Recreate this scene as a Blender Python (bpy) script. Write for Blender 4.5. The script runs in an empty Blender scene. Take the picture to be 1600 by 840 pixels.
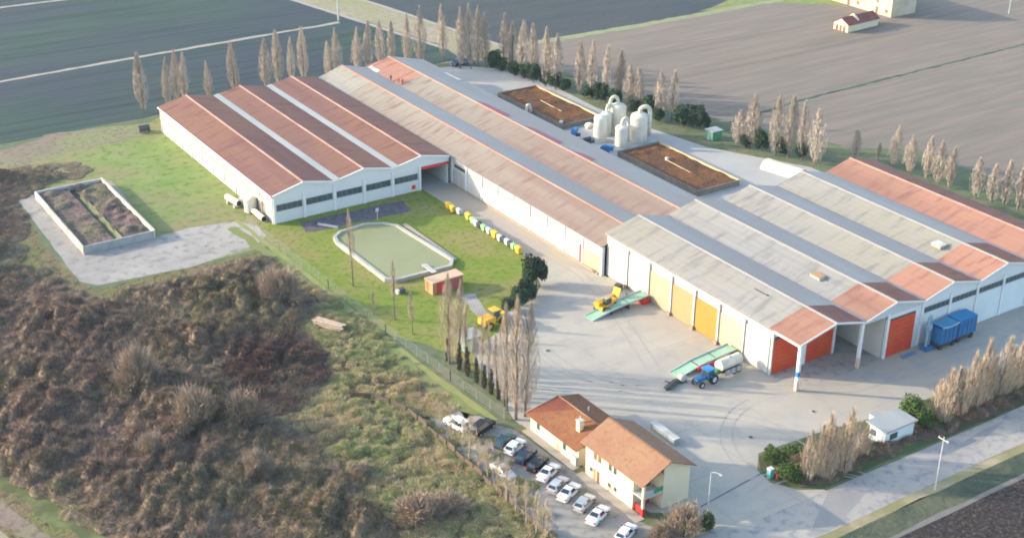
import bpy, math, random
import numpy as np
from mathutils import Matrix, Vector
from mathutils.geometry import tessellate_polygon

# ------------------------------------------------------------------ camera, sky, sun, exposure
S = bpy.context.scene
COL = S.collection
CAM_H = 112.0
FPX, YAW, PITCH, ROLL = 2116.0, math.radians(33.458), math.radians(25.758), math.radians(0.506)
_c, _s = math.cos(YAW), math.sin(YAW)
FW = np.array([_s * math.cos(PITCH), _c * math.cos(PITCH), -math.sin(PITCH)])
_rt = np.array([_c, -_s, 0.0]); _up = np.cross(_rt, FW)
RT = _rt * math.cos(ROLL) + _up * math.sin(ROLL)
UP = -_rt * math.sin(ROLL) + _up * math.cos(ROLL)
CAMP = np.array([0, 0, CAM_H])
cd = bpy.data.cameras.new('camera'); cam = bpy.data.objects.new('camera', cd); COL.objects.link(cam)
cd.sensor_width = 36; cd.lens = FPX / 1600 * 36; cd.clip_start = 1; cd.clip_end = 6000
cam.matrix_world = Matrix(((RT[0], UP[0], -FW[0], 0), (RT[1], UP[1], -FW[1], 0), (RT[2], UP[2], -FW[2], CAM_H), (0, 0, 0, 1)))
S.camera = cam

SUN_EL = math.radians(17.5)
SUN_AZ = math.radians(138.5)      # direction towards the sun, measured from +x counter-clockwise
sunv = Vector((math.cos(SUN_EL) * math.cos(SUN_AZ), math.cos(SUN_EL) * math.sin(SUN_AZ), math.sin(SUN_EL)))
W = bpy.data.worlds.new('World'); S.world = W; W.use_nodes = True
nt = W.node_tree; bg = nt.nodes['Background']
sky = nt.nodes.new('ShaderNodeTexSky'); sky.sky_type = 'NISHITA'; sky.sun_disc = False
sky.sun_elevation = SUN_EL; sky.sun_rotation = math.pi / 2 - SUN_AZ
sky.air_density = 1.0; sky.dust_density = 1.5; sky.ozone_density = 1.0
nt.links.new(sky.outputs[0], bg.inputs[0]); bg.inputs[1].default_value = 0.15
ld = bpy.data.lights.new('sun', 'SUN'); ld.energy = 2.05; ld.angle = math.radians(0.6); ld.color = (1.0, 0.87, 0.68)
sun = bpy.data.objects.new('sun', ld); COL.objects.link(sun)
sun.rotation_euler = sunv.to_track_quat('Z', 'Y').to_euler(); sun.location = (0, 0, 300)
S.view_settings.view_transform = 'Standard'; S.view_settings.look = 'None'
S.view_settings.gamma = 1; S.view_settings.use_curve_mapping = False
S.view_settings.exposure = 1.9
S.render.engine = 'CYCLES'
S.cycles.max_bounces = 5; S.cycles.diffuse_bounces = 3; S.cycles.glossy_bounces = 2
S.cycles.transparent_max_bounces = 4; S.cycles.volume_bounces = 0
S.cycles.use_denoising = True
S.cycles.filter_width = 1.9
HAZE = 0.00007

rnd = random.Random(7)
RNG = np.random.default_rng(11)

def G(px, py, z=0.0):
    """the place at height z that the surveyed photo point (px, py) shows"""
    d = FW + RT * (px - 800) / FPX - UP * (py - 420) / FPX
    t = (z - CAM_H) / d[2]
    p = CAMP + d * t
    return (float(p[0]), float(p[1]))
def PX(*pts): return [G(*p) for p in pts]
def Hz(py, x, y):
    """height above (x, y) whose picture row is py"""
    lo, hi = -5.0, 70.0
    for _ in range(40):
        m = (lo + hi) / 2
        v = np.array([x, y, m]) - CAMP
        if 420 - FPX * (v @ UP) / (v @ FW) > py: lo = m
        else: hi = m
    return lo

# ------------------------------------------------------------------ materials
def srgb(r, g, b, k=1.0):
    o = []
    for v in (r, g, b):
        v /= 255.0
        o.append(k * (v / 12.92 if v <= 0.04045 else ((v + 0.055) / 1.055) ** 2.4))
    return tuple(o)
def c4(c): return (c[0], c[1], c[2], 1)
MATS = {}
def mat(name, c1, c2=None, s=0.3, st=(1, 1, 1), lo=.35, hi=.65, c3=None, s3=.05, st3=(1, 1, 1), lo3=.42, hi3=.6,
        rough=.9, spec=.25, metal=0, bump=0, bs=1.0, lines=(), rnd_amt=0, emit=None, c4_=None, s4=2.0, st4=(1, 1, 1), lo4=.5, hi4=.68):
    if name in MATS: return MATS[name]
    m = bpy.data.materials.new(name); m.use_nodes = True; MATS[name] = m
    N, Lk = m.node_tree.nodes, m.node_tree.links
    bs_ = N['Principled BSDF']
    bs_.inputs['Roughness'].default_value = rough
    bs_.inputs['Specular IOR Level'].default_value = spec
    bs_.inputs['Metallic'].default_value = metal
    tc = N.new('ShaderNodeTexCoord')
    def noise(scale, stretch, detail=6, rough_=.6):
        mp = N.new('ShaderNodeMapping'); Lk.new(tc.outputs['Object'], mp.inputs['Vector']); mp.inputs['Scale'].default_value = stretch
        n = N.new('ShaderNodeTexNoise'); n.inputs['Scale'].default_value = scale; n.inputs['Detail'].default_value = detail
        n.inputs['Roughness'].default_value = rough_
        Lk.new(mp.outputs[0], n.inputs['Vector']); return n
    def mix(a, b, f):
        x = N.new('ShaderNodeMix'); x.data_type = 'RGBA'
        for sock, v in ((x.inputs[6], a), (x.inputs[7], b)):
            if isinstance(v, tuple): sock.default_value = c4(v)
            else: Lk.new(v, sock)
        if isinstance(f, float): x.inputs[0].default_value = f
        else: Lk.new(f, x.inputs[0])
        return x.outputs[2]
    def rng_(n, lo_, hi_):
        r = N.new('ShaderNodeMapRange'); r.inputs[1].default_value = lo_; r.inputs[2].default_value = hi_
        Lk.new(n.outputs[0], r.inputs[0]); return r.outputs[0]
    out = c1
    if c2: out = mix(out, c2, rng_(noise(s, st), lo, hi))
    if c3: out = mix(out, c3, rng_(noise(s3, st3, 4), lo3, hi3))
    if c4_: out = mix(out, c4_, rng_(noise(s4, st4, 3), lo4, hi4))
    if lines:
        sep = N.new('ShaderNodeSeparateXYZ'); Lk.new(tc.outputs['Object'], sep.inputs[0])
        for ax, period, wid, colr, amt in lines:
            a = N.new('ShaderNodeMath'); a.operation = 'DIVIDE'; Lk.new(sep.outputs[ax], a.inputs[0]); a.inputs[1].default_value = period
            b = N.new('ShaderNodeMath'); b.operation = 'FRACT'; Lk.new(a.outputs[0], b.inputs[0])
            c = N.new('ShaderNodeMath'); c.operation = 'LESS_THAN'; Lk.new(b.outputs[0], c.inputs[0]); c.inputs[1].default_value = wid / period
            d = N.new('ShaderNodeMath'); d.operation = 'MULTIPLY'; Lk.new(c.outputs[0], d.inputs[0]); d.inputs[1].default_value = amt
            out = mix(out, colr, d.outputs[0])
    if rnd_amt:
        oi = N.new('ShaderNodeObjectInfo')
        r = N.new('ShaderNodeMapRange'); r.inputs[3].default_value = 1 - rnd_amt; r.inputs[4].default_value = 1 + rnd_amt
        Lk.new(oi.outputs['Random'], r.inputs[0])
        hs = N.new('ShaderNodeHueSaturation'); Lk.new(r.outputs[0], hs.inputs['Value'])
        if isinstance(out, tuple): hs.inputs['Color'].default_value = c4(out)
        else: Lk.new(out, hs.inputs['Color'])
        out = hs.outputs[0]
    if isinstance(out, tuple): bs_.inputs['Base Color'].default_value = c4(out)
    else: Lk.new(out, bs_.inputs['Base Color'])
    if bump:
        n = noise(bs, st, 4)
        bp = N.new('ShaderNodeBump'); bp.inputs['Strength'].default_value = 1.0; bp.inputs['Distance'].default_value = bump
        Lk.new(n.outputs[0], bp.inputs['Height']); Lk.new(bp.outputs[0], bs_.inputs['Normal'])
    return m

KG = .50      # photo tone of a sunlit level surface -> base colour
def g(r, gg, b, k=KG): return srgb(r, gg, b, k)

# ------------------------------------------------------------------ mesh helpers
class MB:
    def __init__(s): s.v = []; s.f = []
    def add(s, vs, fs):
        o = len(s.v); s.v += [tuple(map(float, v)) for v in vs]; s.f += [tuple(i + o for i in f) for f in fs]; return s
    def box(s, x0, y0, z0, x1, y1, z1):
        return s.add([(x0, y0, z0), (x1, y0, z0), (x1, y1, z0), (x0, y1, z0), (x0, y0, z1), (x1, y0, z1), (x1, y1, z1), (x0, y1, z1)],
                     [(0, 3, 2, 1), (4, 5, 6, 7), (0, 1, 5, 4), (1, 2, 6, 5), (2, 3, 7, 6), (3, 0, 4, 7)])
    def slab(s, a, b, c, d, t):
        """a-b-c-d counter-clockwise from above, t = thickness downward"""
        T = [a, b, c, d]; B = [(p[0], p[1], p[2] - t) for p in T]
        return s.add(T + B, [(0, 1, 2, 3), (7, 6, 5, 4), (0, 4, 5, 1), (1, 5, 6, 2), (2, 6, 7, 3), (3, 7, 4, 0)])
    def prism_y(s, prof, y0, y1):
        """profile of (x, z), extruded along y"""
        n = len(prof); V = [(x, y0, z) for x, z in prof] + [(x, y1, z) for x, z in prof]
        tris = tessellate_polygon([[Vector((x, z, 0)) for x, z in prof]])
        F = []
        for t in tris: F.append(tuple(t)); F.append(tuple(i + n for i in reversed(t)))
        for i in range(n): j = (i + 1) % n; F.append((i, i + n, j + n, j))
        return s.add(V, F)
    def prism_z(s, poly, z0, z1):
        n = len(poly); V = [(x, y, z0) for x, y in poly] + [(x, y, z1) for x, y in poly]
        tris = tessellate_polygon([[Vector((x, y, 0)) for x, y in poly]])
        F = []
        for t in tris: F.append(tuple(i + n for i in t)); F.append(tuple(reversed(t)))
        for i in range(n): j = (i + 1) % n; F.append((i, j, j + n, i + n))
        return s.add(V, F)
    def cyl(s, p0, p1, r0, r1=None, n=12, caps=True):
        r1 = r0 if r1 is None else r1
        p0, p1 = Vector(p0), Vector(p1); d = (p1 - p0).normalized()
        a = d.orthogonal().normalized(); b = d.cross(a)
        V = []
        for p, r in ((p0, r0), (p1, r1)):
            for i in range(n):
                t = 2 * math.pi * i / n; V.append(p + a * (r * math.cos(t)) + b * (r * math.sin(t)))
        F = [(i, (i + 1) % n, n + (i + 1) % n, n + i) for i in range(n)]
        if caps: F += [tuple(range(n - 1, -1, -1)), tuple(range(n, 2 * n))]
        return s.add(V, F)
    def tube(s, pts, r, n=8):
        for a, b in zip(pts[:-1], pts[1:]): s.cyl(a, b, r, r, n)
        return s
    def dome(s, c, r, h, n=12, m=5):
        V = []; F = []
        for j in range(m):
            t = j / m * math.pi / 2
            for i in range(n):
                u = 2 * math.pi * i / n
                V.append((c[0] + r * math.cos(t) * math.cos(u), c[1] + r * math.cos(t) * math.sin(u), c[2] + h * math.sin(t)))
        V.append((c[0], c[1], c[2] + h))
        for j in range(m - 1):
            for i in range(n): F.append((j * n + i, j * n + (i + 1) % n, (j + 1) * n + (i + 1) % n, (j + 1) * n + i))
        for i in range(n): F.append(((m - 1) * n + i, (m - 1) * n + (i + 1) % n, m * n))
        return s.add(V, F)
    def build(s, name, m, parent=None, world=False, smooth=False):
        me = bpy.data.meshes.new(name)
        off = (0, 0, 0)
        if world and parent is not None:
            p = parent
            off = [0, 0, 0]
            while p is not None:
                off = [off[i] + p.location[i] for i in range(3)]; p = p.parent
        V = [(v[0] - off[0], v[1] - off[1], v[2] - off[2]) for v in s.v]
        me.from_pydata(V, [], s.f); me.update()
        if smooth:
            for p in me.polygons: p.use_smooth = True
        o = bpy.data.objects.new(name, me); COL.objects.link(o)
        if m: me.materials.append(m)
        if parent is not None: o.parent = parent
        return o

def tri_mesh(name, V, m, per=3, parent=None, smooth=False):
    """V: (n*per, 3) array, each run of `per` vertices is one face"""
    nf = len(V) // per
    me = bpy.data.meshes.new(name)
    me.vertices.add(len(V)); me.vertices.foreach_set('co', np.asarray(V, dtype=np.float32).ravel())
    me.loops.add(len(V)); me.loops.foreach_set('vertex_index', np.arange(len(V), dtype=np.int32))
    me.polygons.add(nf); me.polygons.foreach_set('loop_start', np.arange(0, len(V), per, dtype=np.int32))
    me.update(calc_edges=True); me.validate()
    me.materials.append(m)
    o = bpy.data.objects.new(name, me); COL.objects.link(o)
    if parent is not None: o.parent = parent
    return o
def slivers(P, D, L, Wd, rng):
    """thin twigs: base P, unit direction D, length L, half width Wd"""
    n = len(P); R = rng.normal(size=(n, 3)); Sd = np.cross(D, R); Sd /= np.linalg.norm(Sd, axis=1)[:, None] + 1e-9
    V = np.empty((n, 3, 3)); V[:, 0] = P - Sd * Wd[:, None]; V[:, 1] = P + Sd * Wd[:, None]; V[:, 2] = P + D * L[:, None]
    return V.reshape(-1, 3)
def leaves(P, Nn, size, rng):
    n = len(P); R = rng.normal(size=(n, 3)); A = np.cross(Nn, R); A /= np.linalg.norm(A, axis=1)[:, None] + 1e-9
    B = np.cross(Nn, A); B /= np.linalg.norm(B, axis=1)[:, None] + 1e-9
    a = A * size[:, None]; b = B * size[:, None] * .7
    V = np.empty((n, 4, 3)); V[:, 0] = P - a - b; V[:, 1] = P + a - b * .6; V[:, 2] = P + a * .8 + b; V[:, 3] = P - a * .7 + b
    return V.reshape(-1, 3)

def tag(o, label=None, cat=None, group=None, kind=None):
    if label: o['label'] = label
    if cat: o['category'] = cat
    if group: o['group'] = group
    if kind: o['kind'] = kind
    return o
def empty(name, x, y, label, cat, z=0, rz=0, group=None):
    o = bpy.data.objects.new(name, None); COL.objects.link(o)
    o.location = (x, y, z); o.rotation_euler = (0, 0, rz); o.empty_display_size = .5
    return tag(o, label, cat, group)
def copy_tree(o, parent=None):
    c = o.copy(); COL.objects.link(c); c.parent = parent
    for ch in list(o.children): copy_tree(ch, c)
    return c
def place(c, x, y, z=0, rz=0, sc=1):
    c.location = (x, y, z); c.rotation_euler = (0, 0, rz); c.scale = (sc, sc, sc) if not isinstance(sc, tuple) else sc
    return c
ORD = ['', 'second ', 'third ', 'fourth ', 'fifth ', 'sixth ', 'seventh ', 'eighth ', 'ninth ', 'tenth ', 'eleventh ', 'twelfth ',
       'thirteenth ', 'fourteenth ', 'fifteenth ', 'sixteenth ', 'seventeenth ', 'eighteenth ', 'nineteenth ', 'twentieth ',
       'twenty-first ', 'twenty-second ', 'twenty-third ', 'twenty-fourth ', 'twenty-fifth ', 'twenty-sixth ', 'twenty-seventh ']

# ------------------------------------------------------------------ setting: ground sheets
def rough_poly(pts, step=4.0, amp=.5, seed=1, smooth=0):
    r = random.Random(seed); out = []
    P = [Vector(p) for p in pts]
    for it in range(smooth):
        Q = []
        for i in range(len(P)):
            a, b = P[i], P[(i + 1) % len(P)]; Q += [a * .75 + b * .25, a * .25 + b * .75]
        P = Q
    n = len(P)
    for i in range(n):
        a, b = P[i], P[(i + 1) % n]; k = max(1, int((b - a).length / step))
        for j in range(k):
            p = a.lerp(b, j / k)
            out.append((p.x + r.uniform(-amp, amp), p.y + r.uniform(-amp, amp)))
    return out
def sheet(name, pts, level, m, step=0, amp=0, seed=1, smooth=0, kind='structure', label=None, cat=None, z=None):
    if step or smooth: pts = rough_poly(pts, step or 6, amp, seed, smooth)
    z = level * .004 if z is None else z
    tris = tessellate_polygon([[Vector((x, y, 0)) for x, y in pts]])
    me = bpy.data.meshes.new(name)
    F = []
    for t in tris:
        a, b, c = [Vector(pts[i]) for i in t]
        if (b - a).cross(c - a) < 0: t = (t[0], t[2], t[1])
        F.append(tuple(t))
    me.from_pydata([(x, y, z) for x, y in pts], [], F); me.update(); me.materials.append(m)
    o = bpy.data.objects.new(name, me); COL.objects.link(o)
    return tag(o, label, cat, None, kind)
def strip(name, pts, w, level, m, amp=.12, step=3, seed=3, **k):
    P = [Vector(p) for p in pts]; r = random.Random(seed)
    L, R_ = [], []
    Q = []
    for a, b in zip(P[:-1], P[1:]):
        n = max(1, int((b - a).length / step))
        for j in range(n): Q.append(a.lerp(b, j / n))
    Q.append(P[-1])
    for i, q in enumerate(Q):
        d = (Q[min(i + 1, len(Q) - 1)] - Q[max(i - 1, 0)]).normalized(); n = Vector((-d.y, d.x))
        L.append(q + n * (w / 2 + r.uniform(-amp, amp))); R_.append(q - n * (w / 2 + r.uniform(-amp, amp)))
    poly = [(p.x, p.y) for p in R_] + [(p.x, p.y) for p in reversed(L)]
    return sheet(name, poly, level, m, **k)

m_brown = mat('ploughed_brown', g(172, 156, 134), g(148, 138, 120), s=.07, st=(.10, 1.4, 1), c3=g(158, 148, 134), s3=.012, st3=(.5, 1.5, 1), bump=.12, bs=1.2,
              lines=((1, 9.0, .5, g(138, 134, 138), .35),), c4_=g(176, 158, 144), s4=.3, st4=(.12, 1.3, 1), lo4=.42, hi4=.66)
m_dark = mat('ploughed_dark', g(62, 92, 84), g(80, 102, 92), s=.12, st=(.25, 1.6, 1), lo=.4, hi=.6, c3=g(74, 84, 100), s3=.012, bump=.2, bs=.9,
             c4_=g(48, 72, 70), s4=.22, st4=(.06, 1.5, 1))
m_dark2 = mat('ploughed_slate', g(82, 90, 92), g(100, 102, 102), s=.12, st=(.25, 1.6, 1), c3=g(76, 92, 102), s3=.01, bump=.2, bs=.9,
              c4_=g(74, 86, 98), s4=.8)
m_black = mat('ploughed_black', g(58, 50, 50), g(84, 74, 68), s=1.1, c3=g(60, 62, 74), s3=.04, bump=.25, bs=1.6, c4_=g(120, 108, 98), s4=1.8)
m_grass = mat('meadow_grass', g(144, 176, 88), g(172, 188, 112), s=.18, c3=g(180, 168, 120), s3=.03, c4_=g(126, 156, 68), s4=.5, bump=.1, bs=1.5)
m_lawn = mat('lawn_grass', g(144, 168, 58), g(168, 176, 78), s=.3, c3=g(184, 172, 104), s3=.06, lo3=.46, hi3=.62, c4_=g(122, 150, 50), s4=.9, bump=.05, bs=1.5)
m_verge = mat('verge_grass', g(136, 148, 104), g(160, 154, 118), s=.2, c3=g(124, 138, 104), s3=.04, c4_=g(112, 126, 84), s4=.5, bump=.1, bs=1.5)
m_dry = mat('dry_grass', g(178, 156, 138), g(160, 142, 124), s=.2, c3=g(168, 172, 118), s3=.06, bump=.1, bs=1.5, c4_=g(140, 122, 112), s4=.8)
m_tan = mat('track_tan', g(212, 198, 168), g(192, 176, 150), s=.4, c3=g(184, 184, 132), s3=.06, bump=.03, c4_=g(170, 156, 130), s4=.9)
m_pale = mat('track_pale', g(214, 206, 190), g(196, 188, 170), s=.5)
m_conc = mat('yard_concrete', g(236, 226, 206), g(220, 211, 196), s=.06, st=(1, 2.4, 1), c3=g(226, 213, 193), s3=.02, rough=.85,
             c4_=g(214, 207, 197), s4=.22, lines=((0, 11.0, .12, g(188, 182, 172), .5), (1, 11.0, .12, g(188, 182, 172), .5)))
m_conc2 = mat('yard_concrete_warm', g(232, 214, 186), g(222, 206, 184), s=.2, c3=g(216, 206, 196), s3=.06)
m_backyard = mat('back_concrete', g(222, 220, 214), g(206, 206, 206), s=.1, c3=g(228, 222, 210), s3=.03)
m_apron = mat('apron_concrete', g(208, 200, 190), g(192, 184, 176), s=.2, c3=g(216, 208, 196), s3=.06, c4_=g(170, 166, 162), s4=.5)
m_asph = mat('old_asphalt', g(218, 210, 200), g(202, 195, 187), s=.15, st=(.4, 1.6, 1), c3=g(224, 214, 200), s3=.05, c4_=g(178, 176, 180), s4=.6)
m_patch = mat('asphalt_patch', g(186, 182, 178), g(196, 191, 186), s=.3)
m_park = mat('parking_asphalt', g(200, 194, 184), g(184, 180, 174), s=.2, c3=g(214, 204, 186), s3=.06, c4_=g(170, 166, 160), s4=.5)
m_scrubg = mat('scrub_ground', g(150, 128, 96), g(164, 142, 112), s=.35, c3=g(140, 140, 84), s3=.07, c4_=g(96, 84, 66), s4=.7, bump=.3, bs=1.2)
m_rubble = mat('rubble', g(150, 140, 146), g(110, 104, 112), s=.8, bump=.15, bs=2)

m_ditch = mat('ditch_green', g(84, 112, 84), g(110, 128, 96), s=.3, c3=g(70, 92, 80), s3=.08)

sheet('ground', [(-1500, -600), (3500, -600), (3500, 4000), (-1500, 4000)], 0, m_brown)
sheet('field', [(-900, 312.5), (98, 313), (190, 314), (192, 329), (178, 397), (120, 660), (-900, 660)], 1, m_dark, label='dark ploughed field behind the halls', cat='field')
sheet('field', [(206, 319), (195.5, 387), (150, 600), (900, 900), (1100, 316), (254, 316)], 1, m_dark2, label='slate ploughed field beyond the farm track', cat='field')
sheet('field_track', [(190, 312), (192.5, 329), (178, 397), (120, 660), (140, 640), (195.5, 387), (206, 319), (212, 309)], 2, m_tan, step=5, amp=.6)
strip('field_track', [(191.5, 325), (177.5, 397), (118, 660)], 1.6, 3, m_pale)
strip('field_track', [(207, 317), (196.5, 387), (150, 590)], 1.6, 3, m_pale, seed=5)
strip('field_path', [(-300, 360), (76, 361), (113, 363.2), (178, 366)], 1.7, 3, m_pale, amp=.3)
strip('field_path', [(-300, 434), (95, 436.8), (116, 436), (150, 437)], 1.7, 3, m_pale, seed=9, amp=.3)
strip('field_path', [(206, 317), (254, 315.2), (312, 315.4), (600, 316)], 3.0, 3, mat('path_green', g(192, 196, 150), g(170, 180, 128), s=.3), amp=.4)
sheet('grass_field', PX((1095, 18), (1140, 0), (1225, -12), (1330, -6), (1320, 8), (1215, 4)), 2, m_grass, step=5, amp=.6)
strip('ditch', [(216, 234), (228, 235.2), (245, 237.4), (337, 239.8), (700, 250)], .9, 2, m_ditch, amp=.3, step=2)
sheet('verge', [(-260, 312.6), (98, 313.4), (141, 314.5), (190, 312.5), (205, 302), (212, 262), (219, 232), (232, 206), (243, 196), (246, 122), (420, 118), (420, 95.5), (-260, 80)], 4, m_verge, step=5, amp=.5)
sheet('meadow', PX((60, 232), (120, 210), (180, 200), (236, 190), (300, 150), (430, 345), (560, 305), (470, 340), (640, 300), (690, 308), (720, 330), (600, 460), (560, 480), (415, 385), (300, 415), (240, 380), (40, 300), (-60, 300), (-60, 240)), 5, m_grass, step=5, amp=.5)
sheet('dry_grass', PX((-40, 262), (0, 236), (70, 212), (150, 200), (235, 192), (225, 212), (160, 228), (100, 240), (40, 258)), 6, m_dry, step=3, amp=.9)
sheet('lawn', [(99, 236.8), (132.9, 236.8), (134.2, 231), (133.3, 198), (128.5, 187), (123, 181.5), (117, 176), (104, 169), (102, 155), (98.5, 148.8), (96.3, 164), (95.2, 184), (94.2, 231), (94, 238)], 6, m_lawn, step=4, amp=.25)
sheet('verge', PX((600, 520), (700, 600), (790, 665), (800, 640), (720, 560), (640, 530)), 7, m_verge, step=3, amp=.4)
# back yard and concrete
sheet('back_yard', [(165, 306), (181, 310.5), (187, 308.5), (193, 302), (198.5, 287), (197.4, 262), (198.5, 247), (202.5, 224), (208, 213.5), (214, 202), (215, 181), (165, 181)], 7, m_backyard)
YARD = [(133.3, 237.5), (141.2, 237.5), (141.2, 181), (142.5, 181), (142.5, 150), (142.5, 136), (260, 136), (260, 118.5), (150, 118.5), (136, 120.5), (124.5, 121.2), (121.2, 118.2), (120.8, 114.8), (122.8, 111.2), (126.1, 109.3), (126, 101.6), (105.2, 101.6), (105.6, 111.5), (104.5, 116.5), (101.5, 118.5), (100, 132), (98.9, 146), (99, 149), (101.5, 158), (103.5, 168), (106, 171.5), (113.5, 174.2), (119, 179), (123.8, 180.8), (128.6, 184.6), (131, 190), (133.3, 198)]
sheet('yard', YARD, 8, m_conc, step=6, amp=.12)
sheet('yard_strip', [(134.2, 236), (140.6, 236), (140.6, 182.6), (141.6, 181), (133.9, 198), (134, 215)], 9, m_conc2, step=5, amp=.12)
sheet('gravel_path', PX((716, 462), (740, 458), (765, 492), (752, 500)), 9, m_apron, step=2, amp=.3)
sheet('gravel_pad', [(102.5, 229.4), (126, 228.2), (126.4, 234.2), (103.5, 235.2)], 9, m_rubble, step=3, amp=.5)
sheet('apron', PX((28, 312), (62, 300), (175, 283), (245, 370), (300, 355), (370, 346), (402, 352), (416, 368), (398, 384), (300, 417), (152, 446), (124, 440)), 8, m_apron, step=4, amp=.15)
# road along the front, its verge and the near field
sheet('road', [(109, 109), (420, 107.5), (420, 101.8), (103, 101.8), (96, 97), (101, 113)], 9, m_asph, step=8, amp=.08)
sheet('road_patch', [(117, 103), (126.4, 108.8), (130.5, 105.5), (121, 101.9), (117.5, 101.9)], 10, m_patch)
sheet('road_patch', [(154, 105.2), (163, 107.4), (158, 107.6), (150, 106.4)], 10, m_patch)
sheet('hedge_bed', [(124, 120.6), (121.6, 118), (121.2, 115.2), (123, 111.6), (126.1, 109.6), (150, 109.2), (260, 108.4), (260, 118), (150, 118), (136, 120)], 10, mat('bed_soil', g(120, 112, 84), g(96, 104, 66), s=.5, c3=g(104, 132, 76), s3=.15, bump=.1), step=3, amp=.2)
sheet('kerb_verge', [(104, 101.8), (420, 101.8), (420, 100.2), (104, 100.2)], 10, mat('verge_tan', g(222, 206, 168), g(206, 186, 150), s=.5, c3=g(176, 170, 120), s3=.12), step=4, amp=.15)
sheet('ditch', [(104, 100.2), (420, 100.2), (420, 96.5), (104, 96.5)], 10, mat('ditch_verge', g(112, 122, 92), g(134, 130, 106), s=.5, c3=g(88, 102, 84), s3=.12, bump=.25), step=4, amp=.25)
sheet('field_path', [(104, 96.5), (420, 96.5), (420, 95.7), (104, 95.7)], 11, mat('path_grey', g(168, 160, 150), g(150, 146, 140), s=.5), step=4, amp=.15)
sheet('field', [(60, 95.7), (420, 95.7), (420, -80), (60, -80)], 9, m_black, step=6, amp=.2, label='dark ploughed field in the near right corner', cat='field')
m_tyre = mat('tyre_marks', g(206, 200, 190), g(222, 214, 202), s=.8)
def arc(cx, cy, r, a0, a1): return [(cx + r * math.cos(math.radians(a0 + (a1 - a0) * i / 10)), cy + r * math.sin(math.radians(a0 + (a1 - a0) * i / 10))) for i in range(11)]
for i, pts_ in enumerate((arc(122, 102, 12, 20, 110), arc(122, 102, 13.8, 25, 115), arc(118, 100, 17, 30, 95), arc(135, 118, 14, 100, 175), arc(135, 118, 15.8, 95, 170), arc(140, 160, 24, 170, 230), arc(140, 160, 25.8, 170, 228),
                          [(136, 222), (136.2, 200), (137, 185), (134, 172), (126, 150)], [(137.8, 222), (138, 200), (138.6, 185), (135.8, 171), (128, 149)], arc(112, 118, 20, -20, 50), arc(112, 118, 21.8, -18, 46), arc(128, 160, 15, 150, 250), arc(128, 160, 16.8, 152, 248), [(118, 150), (130, 138), (150, 126), (200, 122)], [(118, 152), (131, 140), (151, 128), (200, 124)])):
    strip('tyre_mark', pts_, .22, 13, m_tyre, amp=.05, step=1.5, seed=i)
# car park and its margins
sheet('car_park', [(86.8, 152), (88.5, 157.5), (92, 157), (94.8, 152.2), (97.2, 146), (98.2, 135), (99.2, 118), (101.5, 109), (103, 99), (86.8, 99)], 11, m_park, step=3, amp=.3)
sheet('car_park_strip', [(97.5, 147), (98.9, 147), (100.3, 134), (101.5, 118), (102.2, 112), (100.2, 112), (98.9, 124), (98, 138)], 12, mat('planting_strip', g(120, 142, 88), g(150, 142, 108), s=.5), step=2, amp=.15)
# scrubland
SCRUB = PX((-80, 300), (30, 332), (122, 444), (155, 452), (250, 428), (330, 412), (415, 388), (440, 420), (520, 470), (600, 530), (640, 570), (700, 640), (688, 690), (850, 842), (900, 1000), (-250, 1000))
sheet('scrub_ground', SCRUB, 7, m_scrubg, step=3, amp=.6)
strip('bank_path', [(92.8, 243), (93.4, 226), (94.0, 205), (94.6, 184), (95.2, 165), (96.2, 150)], 1.0, 12, mat('bank_light', g(188, 190, 122), g(170, 178, 104), s=.4), amp=.25)
strip('bank_grass', [(90.6, 240), (91.6, 226), (92.2, 205), (92.8, 184), (93.4, 165), (94.2, 153)], 2.2, 11, mat('bank_grass', g(156, 182, 96), g(140, 160, 84), s=.3, c3=g(164, 160, 110), s3=.1), amp=.5)
strip('green_strip', PX((-60, 700), (0, 748), (60, 788), (150, 846), (260, 915)), 2.2, 9, mat('strip_green', g(132, 148, 86), g(156, 156, 104), s=.6, c3=g(112, 118, 76), s3=.2, lo3=.4, hi3=.55), amp=.8, step=1.5)
strip('dry_strip', PX((-60, 752), (0, 800), (70, 850), (140, 900)), 2.6, 9, m_dry, amp=.4, step=1.5)
strip('dry_strip', PX((-60, 800), (0, 842), (60, 890)), 1.6, 9, m_tan, amp=.3, step=1.5)

# ------------------------------------------------------------------ haze
hz = MB().box(-260, -60, -1, 420, 520, CAM_H + 6).build('haze', None); tag(hz, kind='stuff')
mh = bpy.data.materials.new('haze_air'); mh.use_nodes = True
for n_ in list(mh.node_tree.nodes):
    if n_.type != 'OUTPUT_MATERIAL': mh.node_tree.nodes.remove(n_)
pv = mh.node_tree.nodes.new('ShaderNodeVolumePrincipled'); pv.inputs['Density'].default_value = HAZE
pv.inputs['Color'].default_value = (.62, .82, 1.0, 1); pv.inputs['Anisotropy'].default_value = 0.2
mh.node_tree.links.new(pv.outputs[0], [n_ for n_ in mh.node_tree.nodes if n_.type == 'OUTPUT_MATERIAL'][0].inputs['Volume'])
hz.data.materials.append(mh)

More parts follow.
